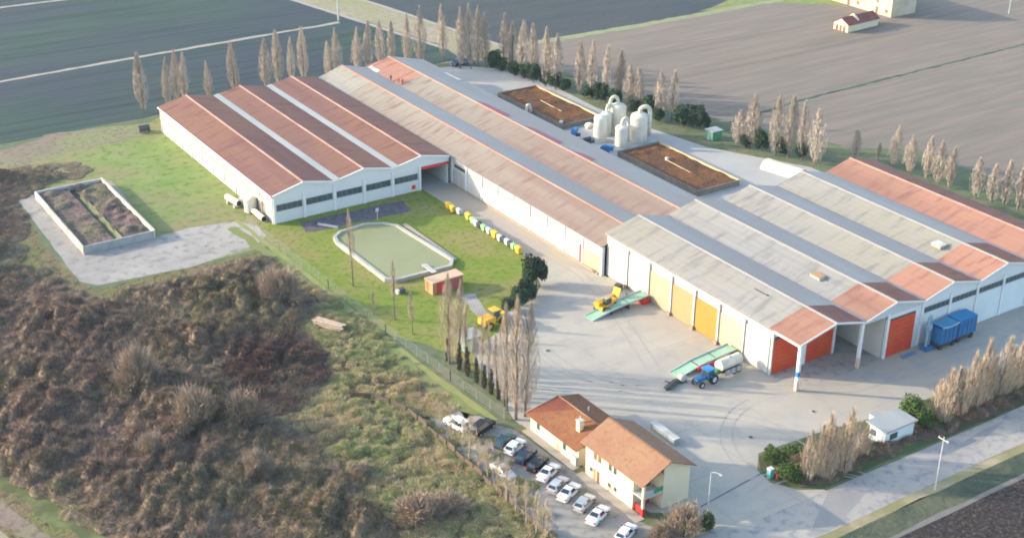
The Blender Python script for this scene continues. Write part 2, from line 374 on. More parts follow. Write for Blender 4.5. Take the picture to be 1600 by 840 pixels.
# ------------------------------------------------------------------ building materials
m_redroof = mat('roof_red', srgb(172, 128, 118, .43), srgb(154, 110, 104, .43), s=.12, st=(3.0, .12, 1), c3=srgb(180, 132, 112, .42), s3=.05, st3=(1, .3, 1),
                lines=((0, 1.35, .12, srgb(150, 100, 96, .42), .35), (1, 6.9, .15, srgb(150, 100, 96, .42), .25)), c4_=srgb(150, 104, 98, .42), s4=.5, st4=(.2, 1.6, 1), lo4=.52, hi4=.7, bump=.02, bs=3)
m_redroof2 = mat('roof_salmon', srgb(204, 162, 138, .46), srgb(190, 140, 122, .46), s=.12, st=(3.0, .12, 1), c3=srgb(226, 168, 142, .46), s3=.04, st3=(1, .3, 1),
                 lines=((0, 1.35, .12, srgb(190, 128, 112, .46), .35),), c4_=srgb(184, 130, 116, .46), s4=.45, st4=(.2, 1.6, 1), lo4=.5, hi4=.7)
m_pink = mat('roof_pink_beige', srgb(184, 162, 146, .50), srgb(170, 144, 132, .48), s=.12, st=(3.0, .1, 1), c3=srgb(188, 178, 162, .50), s3=.03, st3=(1, .25, 1),
             lines=((0, 1.35, .1, srgb(176, 148, 136, .5), .35), (1, 6.2, .15, srgb(176, 148, 136, .5), .2)), c4_=srgb(166, 134, 122, .48), s4=.45, st4=(.2, 1.6, 1), lo4=.5, hi4=.7)
m_grey = mat('roof_grey_sheet', srgb(200, 196, 188, .52), srgb(182, 180, 176, .50), s=.15, st=(3.0, .1, 1), c3=srgb(196, 190, 172, .5), s3=.04, st3=(1, .3, 1),
             lines=((0, 1.35, .12, srgb(156, 154, 150, .48), .3), (1, 6.4, .15, srgb(160, 158, 154, .48), .25)), c4_=srgb(166, 162, 158, .48), s4=.45, st4=(.2, 1.6, 1), lo4=.5, hi4=.7)
m_slate = mat('roof_slate_blue', srgb(206, 204, 198, .52), srgb(188, 186, 182, .52), s=.12, st=(2, .15, 1), c3=srgb(196, 190, 182, .52), s3=.05,
              lines=((0, 1.35, .1, srgb(130, 136, 150, .5), .3),))
m_ridge = mat('ridge_cap_pale', srgb(232, 190, 172, .55), srgb(216, 166, 150, .5), s=.3)
m_ridgeo = mat('ridge_cap_orange', srgb(232, 160, 134, .5), srgb(224, 196, 176, .5), s=.12, st=(1, .5, 1))
m_ridgeg = mat('ridge_cap_grey', srgb(214, 208, 200, .5), srgb(196, 192, 190, .5), s=.3)
m_gutter = mat('gutter_pale', srgb(206, 210, 208, .5), srgb(184, 192, 194, .5), s=.15, st=(1, .3, 1))
m_wall = mat('wall_white', (.60, .58, .54), (.50, .49, .46), s=.25, c3=(.56, .54, .50), s3=.1, st3=(1, 1, 3), rough=.8)
m_front = mat('wall_front_grey', (.62, .63, .62), (.57, .58, .58), s=.3, c3=(.64, .64, .62), s3=.08, rough=.8)
m_pillar = mat('pillar_white', (.72, .73, .72), (.64, .65, .64), s=.5)
m_panelw = mat('panel_white', (.56, .555, .54), (.50, .495, .47), s=.3, c3=(.44, .41, .36), s3=.25, st3=(1, 1.6, .25), lines=((2, 1.1, .06, (.40, .40, .38), .6),))
m_cream = mat('panel_cream', (.41, .33, .215), (.38, .305, .20), s=.3, c3=(.43, .36, .25), s3=.1)
m_orange1 = mat('panel_peach', (.40, .24, .125), (.37, .22, .11), s=.3)
m_orange2 = mat('panel_amber', (.37, .20, .045), (.34, .18, .04), s=.3)
m_strip = mat('window_strip_cream', (.46, .43, .30), (.40, .38, .28), s=.6)
m_glass = mat('window_glass', (.05, .075, .08), (.08, .10, .10), s=.6, rough=.25, spec=.5)
m_frame = mat('window_frame_grey', (.17, .20, .20), (.22, .25, .25), s=1)
m_red = mat('door_red', (.60, .075, .03), (.52, .06, .025), s=.5, c3=(.56, .09, .035), s3=.3, lines=((2, .9, .06, (.30, .03, .02), .6),))
m_redp = mat('paint_red', (.62, .05, .045), (.54, .04, .035), s=.6, rough=.5)
m_dark_ = mat('dark_opening', (.02, .02, .025), (.03, .03, .035), s=1)
m_kerb = mat('kerb_ochre', (.42, .30, .20), (.36, .26, .18), s=.6)
m_concw = mat('cast_concrete', (.44, .43, .41), (.36, .36, .35), s=.5, c3=(.5, .48, .44), s3=.15)
m_metal = mat('galvanised', (.45, .47, .48), (.38, .40, .41), s=1, rough=.5, metal=.2)
m_steel_dark = mat('dark_steel', (.06, .06, .065), (.09, .09, .09), s=1.5, rough=.6)
m_whitep = mat('white_plastic', (.66, .62, .52), (.58, .54, .45), s=.5, rough=.6, c3=(.50, .46, .37), s3=.25)
m_rubber = mat('tyre_rubber', (.025, .025, .027), (.035, .035, .035), s=3, rough=.85)
m_hub = mat('wheel_hub', (.5, .5, .5), (.42, .42, .42), s=3, rough=.4)
m_bluep = mat('paint_blue', (.04, .17, .36), (.035, .14, .31), s=.8, rough=.5)
m_yellow = mat('paint_yellow', (.75, .42, .04), (.62, .34, .04), s=.9, rough=.5)

# ------------------------------------------------------------------ left hall: three red-brown bays
def front_wall(mb, prof, y0, y1): mb.prism_y(prof, y0, y1)
X0, BW, EV, RG = 98.5, 13.8, 6.2, 7.95
hall = empty('warehouse', 98.5, 237.0, 'low three-bay white hall with weathered red-brown corrugated roofs, on the left', 'warehouse')
ridges = [105.4, 119.2, 133.0]; valleys = [98.5, 112.3, 126.1, 139.9]
VZ = 6.55
mb = MB()
mb.prism_y([(98.5, 0), (132.8, 0), (132.8, 5.25), (139.9, 5.25), (139.9, VZ - .1), (133, RG - .15), (126.1, VZ - .1), (119.2, RG - .15), (112.3, VZ - .1), (105.4, RG - .15), (98.5, EV - .1)], 237.0, 237.35)
mb.build('front_wall', m_front, hall, True)
MB().box(98.5, 237.35, 0, 98.85, 301.2, EV - .12).build('side_wall', m_wall, hall, True)
MB().box(139.55, 237.35, 0, 139.9, 301.2, EV - .12).build('side_wall', m_front, hall, True)
MB().prism_y([(98.5, 0), (139.9, 0), (139.9, VZ - .1), (133, RG - .15), (126.1, VZ - .1), (119.2, RG - .15), (112.3, VZ - .1), (105.4, RG - .15), (98.5, EV - .1)], 301.2, 301.5).build('back_wall', m_front, hall, True)
for i, rx in enumerate(ridges):
    za = EV if i == 0 else VZ
    xa = valleys[i] - (.35 if i == 0 else 0)
    MB().slab((xa, 236.7, za + .02), (rx, 236.7, RG), (rx, 301.8, RG), (xa, 301.8, za + .02), .14).build('roof', m_redroof, hall, True)
    MB().slab((rx, 236.7, RG), (valleys[i + 1], 236.7, VZ + .02), (valleys[i + 1], 301.8, VZ + .02), (rx, 301.8, RG), .14).build('roof', m_redroof, hall, True)
    MB().slab((rx - .32, 236.6, RG - .02), (rx + .0, 236.6, RG + .1), (rx + .0, 301.9, RG + .1), (rx - .32, 301.9, RG - .02), .05).slab((rx, 236.6, RG + .1), (rx + .3, 236.6, RG - .02), (rx + .3, 301.9, RG - .02), (rx, 301.9, RG + .1), .05).build('ridge_cap', m_ridge, hall, True)
    if i:
        sl = (RG - VZ) / 6.9
        MB().slab((valleys[i] - .1, 236.65, VZ + .08), (valleys[i] + 1.25, 236.65, VZ + 1.25 * sl + .1), (valleys[i] + 1.25, 301.8, VZ + 1.25 * sl + .1), (valleys[i] - .1, 301.8, VZ + .08), .05).build('gutter', m_gutter, hall, True)
mb = MB()   # pale verge trim along the gable line
pts = [(98.3, EV), (105.4, RG), (112.3, VZ), (119.2, RG), (126.1, VZ), (133, RG), (139.9, VZ)]
for a, b in zip(pts[:-1], pts[1:]):
    mb.slab((a[0], 236.55, a[1] + .06), (b[0], 236.55, b[1] + .06), (b[0], 236.82, b[1] + .06), (a[0], 236.82, a[1] + .06), .34)
mb.build('fascia', m_front, hall, True)
for px_ in (98.75, 105.4, 112.3, 119.2, 126.0, 132.6):
    MB().box(px_ - .24, 236.76, 0, px_ + .24, 236.995, 5.6).build('pillar', m_pillar, hall, True)
for a in (98.99, 105.64, 112.54, 119.44, 126.24):
    b = {98.99: 105.16, 105.64: 112.06, 112.54: 118.96, 119.44: 125.76, 126.24: 132.36}[a]
    w = MB().box(a + .25, 236.93, 2.7, b - .25, 236.998, 3.95).build('window', m_glass, hall, True)
    fr = MB().box(a + .2, 236.90, 3.95, b - .2, 236.997, 4.03).box(a + .2, 236.86, 2.60, b - .2, 236.997, 2.70)
    for k in range(1, 5): xx = a + .25 + (b - a - .5) * k / 5; fr.box(xx - .03, 236.905, 2.7, xx + .03, 236.929, 3.95)
    fr.build('frame', m_frame, w, True)
MB().box(132.85, 236.72, 4.75, 139.85, 236.99, 5.25).build('door_lintel', m_redp, hall, True)
MB().box(130.6, 236.9, .6, 131.5, 236.99, 1.5).build('hydrant_sign', m_redp, hall, True)
MB().box(98.26, 237.5, 3.25, 98.49, 301.1, 4.15).build('window', m_strip, hall, True)
MB().box(98.38, 237.4, 4.9, 98.49, 301.2, 5.0).box(98.36, 237.4, 2.6, 98.49, 301.2, 2.7).build('wall_rail', m_pillar, hall, True)
MB().box(98.0, 236.8, EV - .22, 98.2, 301.7, EV - .02).build('gutter', m_pillar, hall, True)
for k in range(11): MB().box(98.3, 237.1 + k * 6.35, 0, 98.495, 237.45 + k * 6.35, EV - .25).build('pillar', m_wall, hall, True)
sheet('hall_floor', [(98.8, 237.3), (140, 237.3), (140, 301), (98.8, 301)], 10, m_concw)

# ------------------------------------------------------------------ middle hall: long two-bay roof
mid = empty('warehouse', 140.6, 181.9, 'long central hall with two pale pink-beige roof bays running up to the poplars', 'warehouse')
R1, V1, R2, E2 = 147.3, 154.1, 160.8, 171.2
y0, y1 = 181.95, 302.2
MB().box(140.7, y0, 0, 141.0, y1, 6.0).build('side_wall', m_wall, mid, True)
MB().box(170.8, y0, 0, 171.1, y1, 5.8).build('side_wall', m_wall, mid, True)
MB().prism_y([(140.7, 0), (171.1, 0), (171.1, 5.8), (160.8, 8.3), (154.1, 6.5), (147.3, 8.1), (140.7, 6.0)], y1 - .3, y1 - .01).build('back_wall', m_front, mid, True)
for (xa, za, xb, zb, ma, mbk) in ((140.45, 6.1, R1, 8.3, m_pink, m_grey), (R1, 8.3, V1, 6.7, m_slate, m_slate), (V1, 6.7, R2, 8.5, m_pink, m_redroof2), (R2, 8.5, E2, 5.95, m_slate, m_slate)):
    ysp = 286.5 if xa == 140.45 else 284.5
    MB().slab((xa, y0, za), (xb, y0, zb), (xb, ysp, zb), (xa, ysp, za), .14).build('roof', ma, mid, True)
    MB().slab((xa, ysp, za), (xb, ysp, zb), (xb, y1 + .3, zb), (xa, y1 + .3, za), .14).build('roof', mbk, mid, True)
for rx, rz in ((R1, 8.3), (R2, 8.5)):
    MB().slab((rx - .35, y0, rz - .02), (rx, y0, rz + .1), (rx, y1 + .3, rz + .1), (rx - .35, y1 + .3, rz - .02), .05).slab((rx, y0, rz + .1), (rx + .3, y0, rz - .02), (rx + .3, y1 + .3, rz - .02), (rx, y1 + .3, rz + .1), .05).build('ridge_cap', m_ridgeo, mid, True)
m_stain = mat('roof_red_patch', srgb(208, 140, 150, .5), srgb(190, 130, 150, .5), s=.4, st=(2, .4, 1))
for ya, yb in ((226, 238), (247, 258), (214, 219)):
    MB().slab((R2 + .35, ya, 8.47), (R2 + 2.6, ya + 1.5, 7.93), (R2 + 2.2, yb, 8.03), (R2 + .35, yb + 2, 8.47), .03).build('roof_patch', m_stain, mid, True)
MB().slab((154.15, 296.5, 6.82), (155.3, 296.5, 7.12), (155.3, 301.5, 7.12), (154.15, 301.5, 6.82), .05).build('roof_light', m_panelw, mid, True)
MB().slab((169.2, 281, 6.55), (170.1, 281, 6.33), (170.1, 288.5, 6.33), (169.2, 288.5, 6.55), .05).build('roof_light', m_panelw, mid, True)
MB().box(140.2, y0 + .4, 5.85, 140.42, y1, 6.02).build('gutter', m_ridgeg, mid, True)
for k in range(10):
    yy = 182.3 + k * 6.05
    MB().box(140.45, yy - .2, 0, 140.695, yy + .2, 5.8).build('pillar', m_pillar, mid, True)
    if k < 9:
        mp = m_cream if k == 0 else m_panelw
        pn = MB().box(140.56, yy + .35, .25, 140.695, yy + 5.7, 3.5).build('panel', mp, mid, True)
        wm = m_glass if k > 7 else m_strip
        MB().box(140.6, yy + .8, 4.1, 140.69, yy + 5.2, 4.8).build('window', wm, mid, True)
        if k == 1: MB().box(140.5, yy + .35, .2, 140.555, yy + .9, 3.9).build('door', m_redp, mid, True)
MB().box(140.2, 183, 0, 140.44, 236.5, .28).build('plinth', m_kerb, mid, True)

# ------------------------------------------------------------------ right hall: five bays, canopy at the front corner
rh = empty('warehouse', 141.7, 131.4, 'tall five-bay hall on the right, grey roofs with salmon front strips and red doors', 'warehouse')
EZ, RZ, VZR = 8.7, 10.5, 8.75
fy, by = 131.4, 182.2
xs = [141.7 + 14 * i for i in range(6)]
rxs = [149.1, 163.0, 177.0, 191.0, 205.0]
vxs = [141.7, 156.0, 170.0, 184.0, 198.0, 212.0]
for i in range(5):
    a, r_, b = vxs[i], rxs[i], vxs[i + 1]
    za = EZ if i == 0 else VZR
    xa = a - (.35 if i == 0 else 0)
    sp = [138.2, 139.5, 140.0, 141.0, by + .2][i]
    main = m_redroof2 if i == 4 else m_grey
    MB().slab((xa, fy - .3, za), (r_, fy - .3, RZ), (r_, sp, RZ), (xa, sp, za), .16).build('roof', m_redroof2, rh, True)
    MB().slab((r_, fy - .3, RZ), (b, fy - .3, VZR), (b, sp, VZR), (r_, sp, RZ), .16).build('roof', m_redroof, rh, True)
    if i < 4:
        MB().slab((xa, sp, za), (r_, sp, RZ), (r_, by + .2, RZ), (xa, by + .2, za), .16).build('roof', main, rh, True)
        MB().slab((r_, sp, RZ), (b, sp, VZR), (b, by + .2, VZR), (r_, by + .2, RZ), .16).build('roof', m_slate, rh, True)
    MB().slab((r_ - .32, fy - .35, RZ - .02), (r_, fy - .35, RZ + .1), (r_, by + .25, RZ + .1), (r_ - .32, by + .25, RZ - .02), .05).slab((r_, fy - .35, RZ + .1), (r_ + .28, fy - .35, RZ - .02), (r_ + .28, by + .25, RZ - .02), (r_, by + .25, RZ + .1), .05).build('ridge_cap', m_ridge if i == 4 else m_ridgeg, rh, True)
    if i:
        MB().slab((a - .25, fy, VZR + .1), (a + .3, fy, VZR + .1), (a + .3, by, VZR + .1), (a - .25, by, VZR + .1), .05).build('gutter', m_steel_dark if False else mat('gutter_dark', (.16, .16, .19), (.2, .2, .22), s=.5), rh, True)
# walls
MB().box(141.7, 137.5, 0, 142.0, by - .3, EZ - .18).build('side_wall', m_wall, rh, True)
prof = []
for i in range(5): prof += [(vxs[i], VZR - .2), (rxs[i], RZ - .2)]
prof = [(141.7, 0)] + prof + [(212, VZR - .2), (212, 0)]
MB().prism_y(prof, by - .3, by - .02).build('back_wall', m_front, rh, True)
MB().box(211.7, fy + .35, 0, 212.0, by - .3, VZR - .2).build('side_wall', m_front, rh, True)
# recessed front of bay one
MB().prism_y([(142.0, 6.42), (156, 6.42), (156, VZR - .2), (149.1, RZ - .2), (142.0, EZ - .1)], 137.5, 137.75).build('front_wall', m_front, rh, True)
MB().box(142.02, 137.42, 6.45, 155.9, 137.49, 7.0).build('window', m_glass, rh, True)
MB().box(142.05, 137.45, .05, 148.4, 137.7, 6.4).build('door', m_red, rh, True)
MB().box(149.3, 137.45, .05, 155.6, 137.7, 6.4).build('door', m_red, rh, True)
MB().box(148.4, 137.2, 0, 149.3, 137.75, 8.6).build('pillar', m_pillar, rh, True)
MB().box(155.6, 137.2, 0, 156.0, 137.75, 8.5).build('pillar', m_pillar, rh, True)
# open bay two with its inner walls
MB().box(156.1, 143.0, 0, 161.4, 143.3, 8.5).build('inner_wall', m_wall, rh, True)
MB().box(156.0, 137.75, 0, 156.2, 143.0, 8.5).build('inner_wall', m_front, rh, True)
MB().box(161.2, 131.75, 0, 161.45, 143.0, 9.3).build('inner_wall', m_wall, rh, True)
# gables over the front line
m_gable = mat('gable_grey', (.50, .53, .54), (.44, .47, .48), s=.3, lines=((0, .9, .05, (.26, .3, .32), .5),))
MB().prism_y([(156.2, VZR - .75), (170, VZR - .75), (170, VZR - .2), (163, RZ - .2), (156.2, VZR - .2)], fy, fy + .3).build('gable', m_gable, rh, True)
MB().prism_y([(161.45, 7.3), (170, 7.3), (170, VZR - .76), (161.45, VZR - .76)], fy, fy + .3).build('front_wall', m_front, rh, True)
MB().box(162.0, fy - .06, .1, 168.4, fy + .2, 6.9).build('door', m_red, rh, True)
MB().box(168.42, fy - .02, 0, 169.75, fy + .25, 7.29).build('front_wall', m_front, rh, True)
MB().box(162.0, fy - .03, 6.92, 168.4, fy + .22, 7.29).build('window', m_glass, rh, True)
for i in (2, 3, 4):
    a, b, r_ = vxs[i], vxs[i + 1], rxs[i]
    MB().prism_y([(a, 0), (b, 0), (b, VZR - .2), (r_, RZ - .2), (a, VZR - .2)], fy, fy + .3).build('front_wall', m_front, rh, True)
    for xa, xb in ((a + .3, r_ - .3), (r_ + .3, b - .3)):
        w = MB().box(xa, fy - .06, 6.2, xb, fy - .002, 7.15).build('window', m_glass, rh, True)
        f = MB()
        for k in range(1, 6): xx = xa + (xb - xa) * k / 6; f.box(xx - .03, fy - .09, 6.2, xx + .03, fy - .061, 7.15)
        f.box(xa, fy - .1, 6.14, xb, fy - .061, 6.2).box(xa, fy - .1, 7.15, xb, fy - .061, 7.21)
        f.build('frame', m_frame, w, True)
m_pane = mat('panel_pale_blue', (.64, .68, .68), (.58, .63, .64), s=.3)
for a, b in ((184.4, 190.6), (191.4, 197.6)):
    MB().box(a, fy - .12, .1, b, fy - .003, 6.0).build('door', m_pane, rh, True)
MB().box(198.5, fy - .12, .1, 204.6, fy - .003, 6.0).build('door', m_red, rh, True)
MB().box(205.4, fy - .12, .1, 211.6, fy - .003, 6.0).build('door', m_red, rh, True)
for x in (170.0, 177.0, 184.0, 191.0, 198.0, 205.0, 211.8):
    MB().box(x - .25, fy - .2, 0, x + .25, fy - .004, 8.3).build('pillar', m_pillar, rh, True)
MB().box(161.45, fy - .2, 0, 161.95, fy + .25, 8.4).build('pillar', m_pillar, rh, True)
for x, band in ((141.95, True), (155.8, False)):
    p = MB().box(x - .25, fy - .05, 0, x + .25, fy + .45, 8.35).build('post', m_pillar, rh, True)
    MB().box(x - .27, fy - .07, 0, x + .27, fy + .47, 1.9).build('post_base', mat('post_ochre', (.55, .42, .30), (.6, .5, .42), s=1.5), p, True)
    if band: MB().box(x - .28, fy - .08, 2.6, x + .28, fy + .48, 3.5).build('band', m_bluep, p, True)
# canopy side beams
MB().box(141.6, fy, EZ - .75, 141.75, 137.5, EZ - .17).build('fascia', m_pillar, rh, True)
mb = MB()
for i in range(2):
    for p_, q_ in (((vxs[i] - (.35 if i == 0 else 0), EZ), (rxs[i], RZ)), ((rxs[i], RZ), (vxs[i + 1], VZR))):
        mb.slab((p_[0], fy - .42, p_[1] + .05), (q_[0], fy - .42, q_[1] + .05), (q_[0], fy - .31, q_[1] + .05), (p_[0], fy - .31, p_[1] + .05), .32)
for i in (2, 3, 4):
    for p_, q_ in (((vxs[i], VZR), (rxs[i], RZ)), ((rxs[i], RZ), (vxs[i + 1], VZR))):
        mb.slab((p_[0], fy - .42, p_[1] + .05), (q_[0], fy - .42, q_[1] + .05), (q_[0], fy - .31, q_[1] + .05), (p_[0], fy - .31, p_[1] + .05), .32)
mb.build('fascia', m_front, rh, True)
# west side panels
colsP = [m_panelw, m_cream, m_orange2, m_orange1, mat('panel_light_peach', (.41, .325, .21), (.38, .30, .195), s=.3), m_panelw, m_panelw]
for k in range(7):
    ya = 137.7 + k * 6.32; yb = ya + 6.32
    MB().box(141.52, ya + .32, .15, 141.695, yb - .3, 6.3 if k in (1, 2, 3, 4) else 6.9).build('panel', colsP[k], rh, True)
    if k: MB().box(141.3, ya - .22, 0, 141.69, ya + .22, 7.6).build('pillar', m_concw, rh, True)
    if k: MB().box(141.0, ya - .4, 0, 141.29, ya + .4, .7).build('bollard', mat('bollard_rust', (.40, .20, .12), (.3, .22, .18), s=2), rh, True)
MB().box(141.05, 137.5, EZ - .28, 141.3, by, EZ - .1).build('gutter', m_ridgeg, rh, True)
sheet('hall_floor', [(141.9, 131.3), (163, 131.3), (163, 143), (141.9, 143)], 10, m_asph)
# hatches on the grey roofs
h = empty('roof_hatch', 167.2 - 7.6, 146, 'small orange skylight box raised on the second grey roof bay', 'roof hatch', z=9.55)
MB().box(-.7, -1.1, .1, .7, 1.1, .55).build('frame', m_concw, h); MB().box(-.8, -1.2, .55, .8, 1.2, .68).build('cover', m_orange1, h)
h = empty('roof_hatch', 187.5, 143.5, 'pale cream skylight box raised on the fourth roof bay, by the salmon strip', 'roof hatch', z=9.55)
MB().box(-.9, -1.0, .1, .9, 1.0, .6).build('frame', m_cream, h); MB().box(-1.0, -1.1, .6, 1.0, 1.1, .72).build('cover', m_panelw, h)
h = empty('roof_ladder', 147.0, 146.5, 'short dark timber board lying on the first grey roof bay', 'board', z=9.95)
MB().box(-.12, -1.6, 0, .12, 1.6, .12).build('plank', m_steel_dark, h); MB().box(-.12, -1.6, .12, .12, -1.4, .3).build('end_block', m_steel_dark, h)

# ------------------------------------------------------------------ biofilter beds
m_mulch = mat('bark_mulch', g(140, 98, 70), g(116, 80, 58), s=.5, c3=g(168, 112, 60), s3=.12, c4_=g(96, 70, 56), s4=1.3, bump=.3, bs=2)
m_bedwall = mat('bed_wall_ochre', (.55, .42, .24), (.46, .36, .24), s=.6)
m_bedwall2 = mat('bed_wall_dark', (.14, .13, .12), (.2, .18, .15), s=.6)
def height_patch(name, x0, y0, x1, y1, z, amp, m, parent, res=.6, seed=1):
    r = np.random.default_rng(seed)
    nx, ny = int((x1 - x0) / res) + 1, int((y1 - y0) / res) + 1
    X, Y = np.meshgrid(np.linspace(x0, x1, nx), np.linspace(y0, y1, ny))
    Zv = np.zeros_like(X)
    for _ in range(int((x1 - x0) * (y1 - y0) / 6)):
        cx, cy, rr, hh = r.uniform(x0, x1), r.uniform(y0, y1), r.uniform(.8, 2.4), r.uniform(.2, 1) * amp
        Zv = np.maximum(Zv, hh * np.clip(1 - ((X - cx) ** 2 + (Y - cy) ** 2) / rr ** 2, 0, 1))
    mb = MB(); V = np.stack([X, Y, z + Zv], -1).reshape(-1, 3)
    F = [(j * nx + i, j * nx + i + 1, (j + 1) * nx + i + 1, (j + 1) * nx + i) for j in range(ny - 1) for i in range(nx - 1)]
    mb.add(V, F); return mb.build(name, m, parent, True, smooth=True)
for nm, (xa, ya, xb, yb), lab in (('filter_bed', (180.6, 251.8, 192.6, 280.6), 'far rectangular bed of brown bark mulch behind the white towers'),
                                  ('filter_bed', (181.2, 202.2, 193.4, 230.6), 'near rectangular bed of rusty bark mulch beside the grey roofs')):
    b = empty(nm, xa, ya, lab, 'mulch bed')
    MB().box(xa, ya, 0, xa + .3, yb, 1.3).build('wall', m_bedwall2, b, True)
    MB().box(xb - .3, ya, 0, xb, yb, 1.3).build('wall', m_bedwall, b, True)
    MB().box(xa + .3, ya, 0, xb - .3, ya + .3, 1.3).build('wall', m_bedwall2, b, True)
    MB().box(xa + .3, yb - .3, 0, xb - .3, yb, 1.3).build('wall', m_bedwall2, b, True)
    height_patch('mulch', xa + .3, ya + .3, xb - .3, yb - .3, .85, .35, m_mulch, b, seed=int(ya))
    MB().cyl((xa + 6, ya + 9, 1.0), (xa + 6, ya + 18, 1.25), .1, .1, 8).build('sprinkler_pipe', m_bedwall, b, True)
def small_vent(x, y, z, lab, r=.45, hgt=1.6):
    v = empty('vent', x, y, lab, 'vent', z=z)
    MB().cyl((0, 0, 0), (0, 0, hgt), r * .8, r * .7, 12).build('stack', m_whitep, v, smooth=True)
    MB().dome((0, 0, hgt), r * 1.1, r * .7, 12).build('cap', m_whitep, v, smooth=True)
def duct_gate(x, y, z, lab, w=1.1, hgt=2.4):
    v = empty('duct', x, y, lab, 'duct', z=z)
    MB().cyl((-w, 0, 0), (-w * .6, 0, hgt), .33, .33, 10).build('riser', m_whitep, v, smooth=True)
    MB().cyl((w, 0, 0), (w * .6, 0, hgt), .33, .33, 10).build('riser', m_whitep, v, smooth=True)
    MB().cyl((-w * .75, 0, hgt), (w * .75, 0, hgt), .42, .42, 10).build('elbow', m_whitep, v, smooth=True)
x, y = G(823, 170, 2); duct_gate(x + .5, y, .9, 'small white arched duct at the near edge of the far mulch bed', .7, 1.9)
x, y = G(877, 192, 1.2); small_vent(x, y, .85, 'small white domed vent in the middle of the far mulch bed', .5, .6)
x, y = G(921, 198, 1.2); small_vent(x, y, .85, 'wide cream domed vent between far mulch bed and towers', 1.1, .6)
x, y = G(1042, 249, 1.2); small_vent(x, y, .85, 'small white domed vent in the near mulch bed', .45, .6)

# ------------------------------------------------------------------ scrubber towers
pad = MB().box(175, 233.2, 0, 195.5, 250.2, .18).build('concrete_pad', m_concw); tag(pad, kind='structure')
def tower(x, y, r, hgt, lab, loop=None):
    t = empty('scrubber_tower', x, y, lab, 'tower', z=.18, group='white towers between the mulch beds')
    MB().cyl((0, 0, 0), (0, 0, hgt), r, r, 24).build('shell', m_whitep, t, smooth=False)
    MB().dome((0, 0, hgt), r, r * .45, 24).build('top', m_whitep, t, smooth=True)
    for z in (.35, hgt * .5, hgt - .35):
        MB().cyl((0, 0, z - .07), (0, 0, z + .07), r + .06, r + .06, 24).build('ring', m_whitep, t)
    if loop:
        dx, dy, rise, pr, drop = loop
        L = math.hypot(dx, dy); pts = [(0, 0, hgt + r * .3)]
        for k in range(0, 11):
            a = math.pi * k / 10
            pts.append((dx * (1 - math.cos(a)) / 2, dy * (1 - math.cos(a)) / 2, hgt + r * .3 + .5 + math.sin(a) * rise))
        pts.append((dx, dy, drop))
        MB().tube(pts, pr, 12).build('duct', m_whitep, t, smooth=True)
    return t
tower(183.3, 240.2, 1.55, 5.9, 'plain white tower, leftmost of the cluster beside the blue fans')
tower(190.2, 242.6, 2.0, 6.6, 'tallest white tower at the back, with an inverted U duct on top', (-1.8, .8, 1.5, .42, 1))
tower(185.6, 235.0, 1.45, 4.6, 'shortest white tower, nearest in the cluster, joined by a low loop duct', (1.6, -.5, 1.3, .36, 1))
tower(191.2, 235.6, 2.05, 6.2, 'broad white tower at the right end, with duct dropping down its side', (2.2, -1.1, 1.2, .5, 1.4))
tower(187.0, 242.8, 1.3, 5.4, 'slim white tower half hidden between the left and tallest towers', (1.2, .6, 1.1, .35, 2))
x, y = G(1008, 214); MB().box(x - .5, y - .5, .18, x + .5, y + .5, 1.6)
o = empty('duct_stand', x, y, 'orange-brown duct support box at the foot of the broad tower', 'support')
MB().box(-.55, -.55, .18, .55, .55, 1.9).build('frame', m_orange1, o); MB().box(-.65, -.65, 1.9, .65, .65, 2.1).build('plate', m_cream, o)
def fan(px, py, lab, rz):
    x, y = G(px, py, 1.0)
    f = empty('blower_fan', x, y, lab, 'fan', z=.18, rz=rz, group='blue fans by the towers')
    MB().cyl((0, -.55, 1.35), (0, .55, 1.35), 1.25, 1.25, 20).build('casing', m_bluep, f)
    MB().box(.2, -.5, 1.5, 2.0, .5, 2.55).build('outlet', m_bluep, f)
    MB().box(-.9, -.7, 0, .9, .7, .3).build('base', m_steel_dark, f)
    MB().cyl((0, -1.5, 1.35), (0, -.55, 1.35), .42, .42, 12).build('motor', m_steel_dark, f)
fan(897, 213, 'blue snail fan left of the white towers', math.radians(40))
fan(945, 238, 'blue snail fan in front of the white towers', math.radians(-50))
o = empty('machine_skid', *G(918, 220, .6), 'low dark pump skid between the blue fan and the left white tower', 'pump skid', z=.18)
MB().box(-1.8, -.9, 0, 1.8, .9, .5).build('base', m_steel_dark, o); MB().cyl((-1.0, 0, .9), (1.0, 0, .9), .45, .45, 12).build('pump', m_steel_dark, o)
MB().box(.8, -.6, .5, 1.6, .6, 1.3).build('housing', m_metal, o)
def pile(name, px, py, rx, ry, hh, m, lab, cat, seed=1):
    x, y = G(px, py); mb = MB(); r = random.Random(seed); n, k = 16, 6
    V = []; F = []
    for j in range(k):
        t = j / k
        for i in range(n):
            u = 2 * math.pi * i / n; q = 1 - t + r.uniform(-.08, .08)
            V.append((rx * q * math.cos(u), ry * q * math.sin(u), hh * (math.sin(t * math.pi / 2)) + r.uniform(-.06, .06) * hh * (j > 0)))
    V.append((0, 0, hh))
    for j in range(k - 1):
        for i in range(n): F.append((j * n + i, j * n + (i + 1) % n, (j + 1) * n + (i + 1) % n, (j + 1) * n + i))
    for i in range(n): F.append(((k - 1) * n + i, (k - 1) * n + (i + 1) % n, k * n))
    mb.add(V, F); o = mb.build(name, m, None, smooth=True); o.location = (x, y, 0); tag(o, lab, cat); return o
pile('soil_heap', 790, 148, 2.6, 2.2, 1.2, m_orange1, 'small ochre heap at the far corner of the far mulch bed', 'heap')
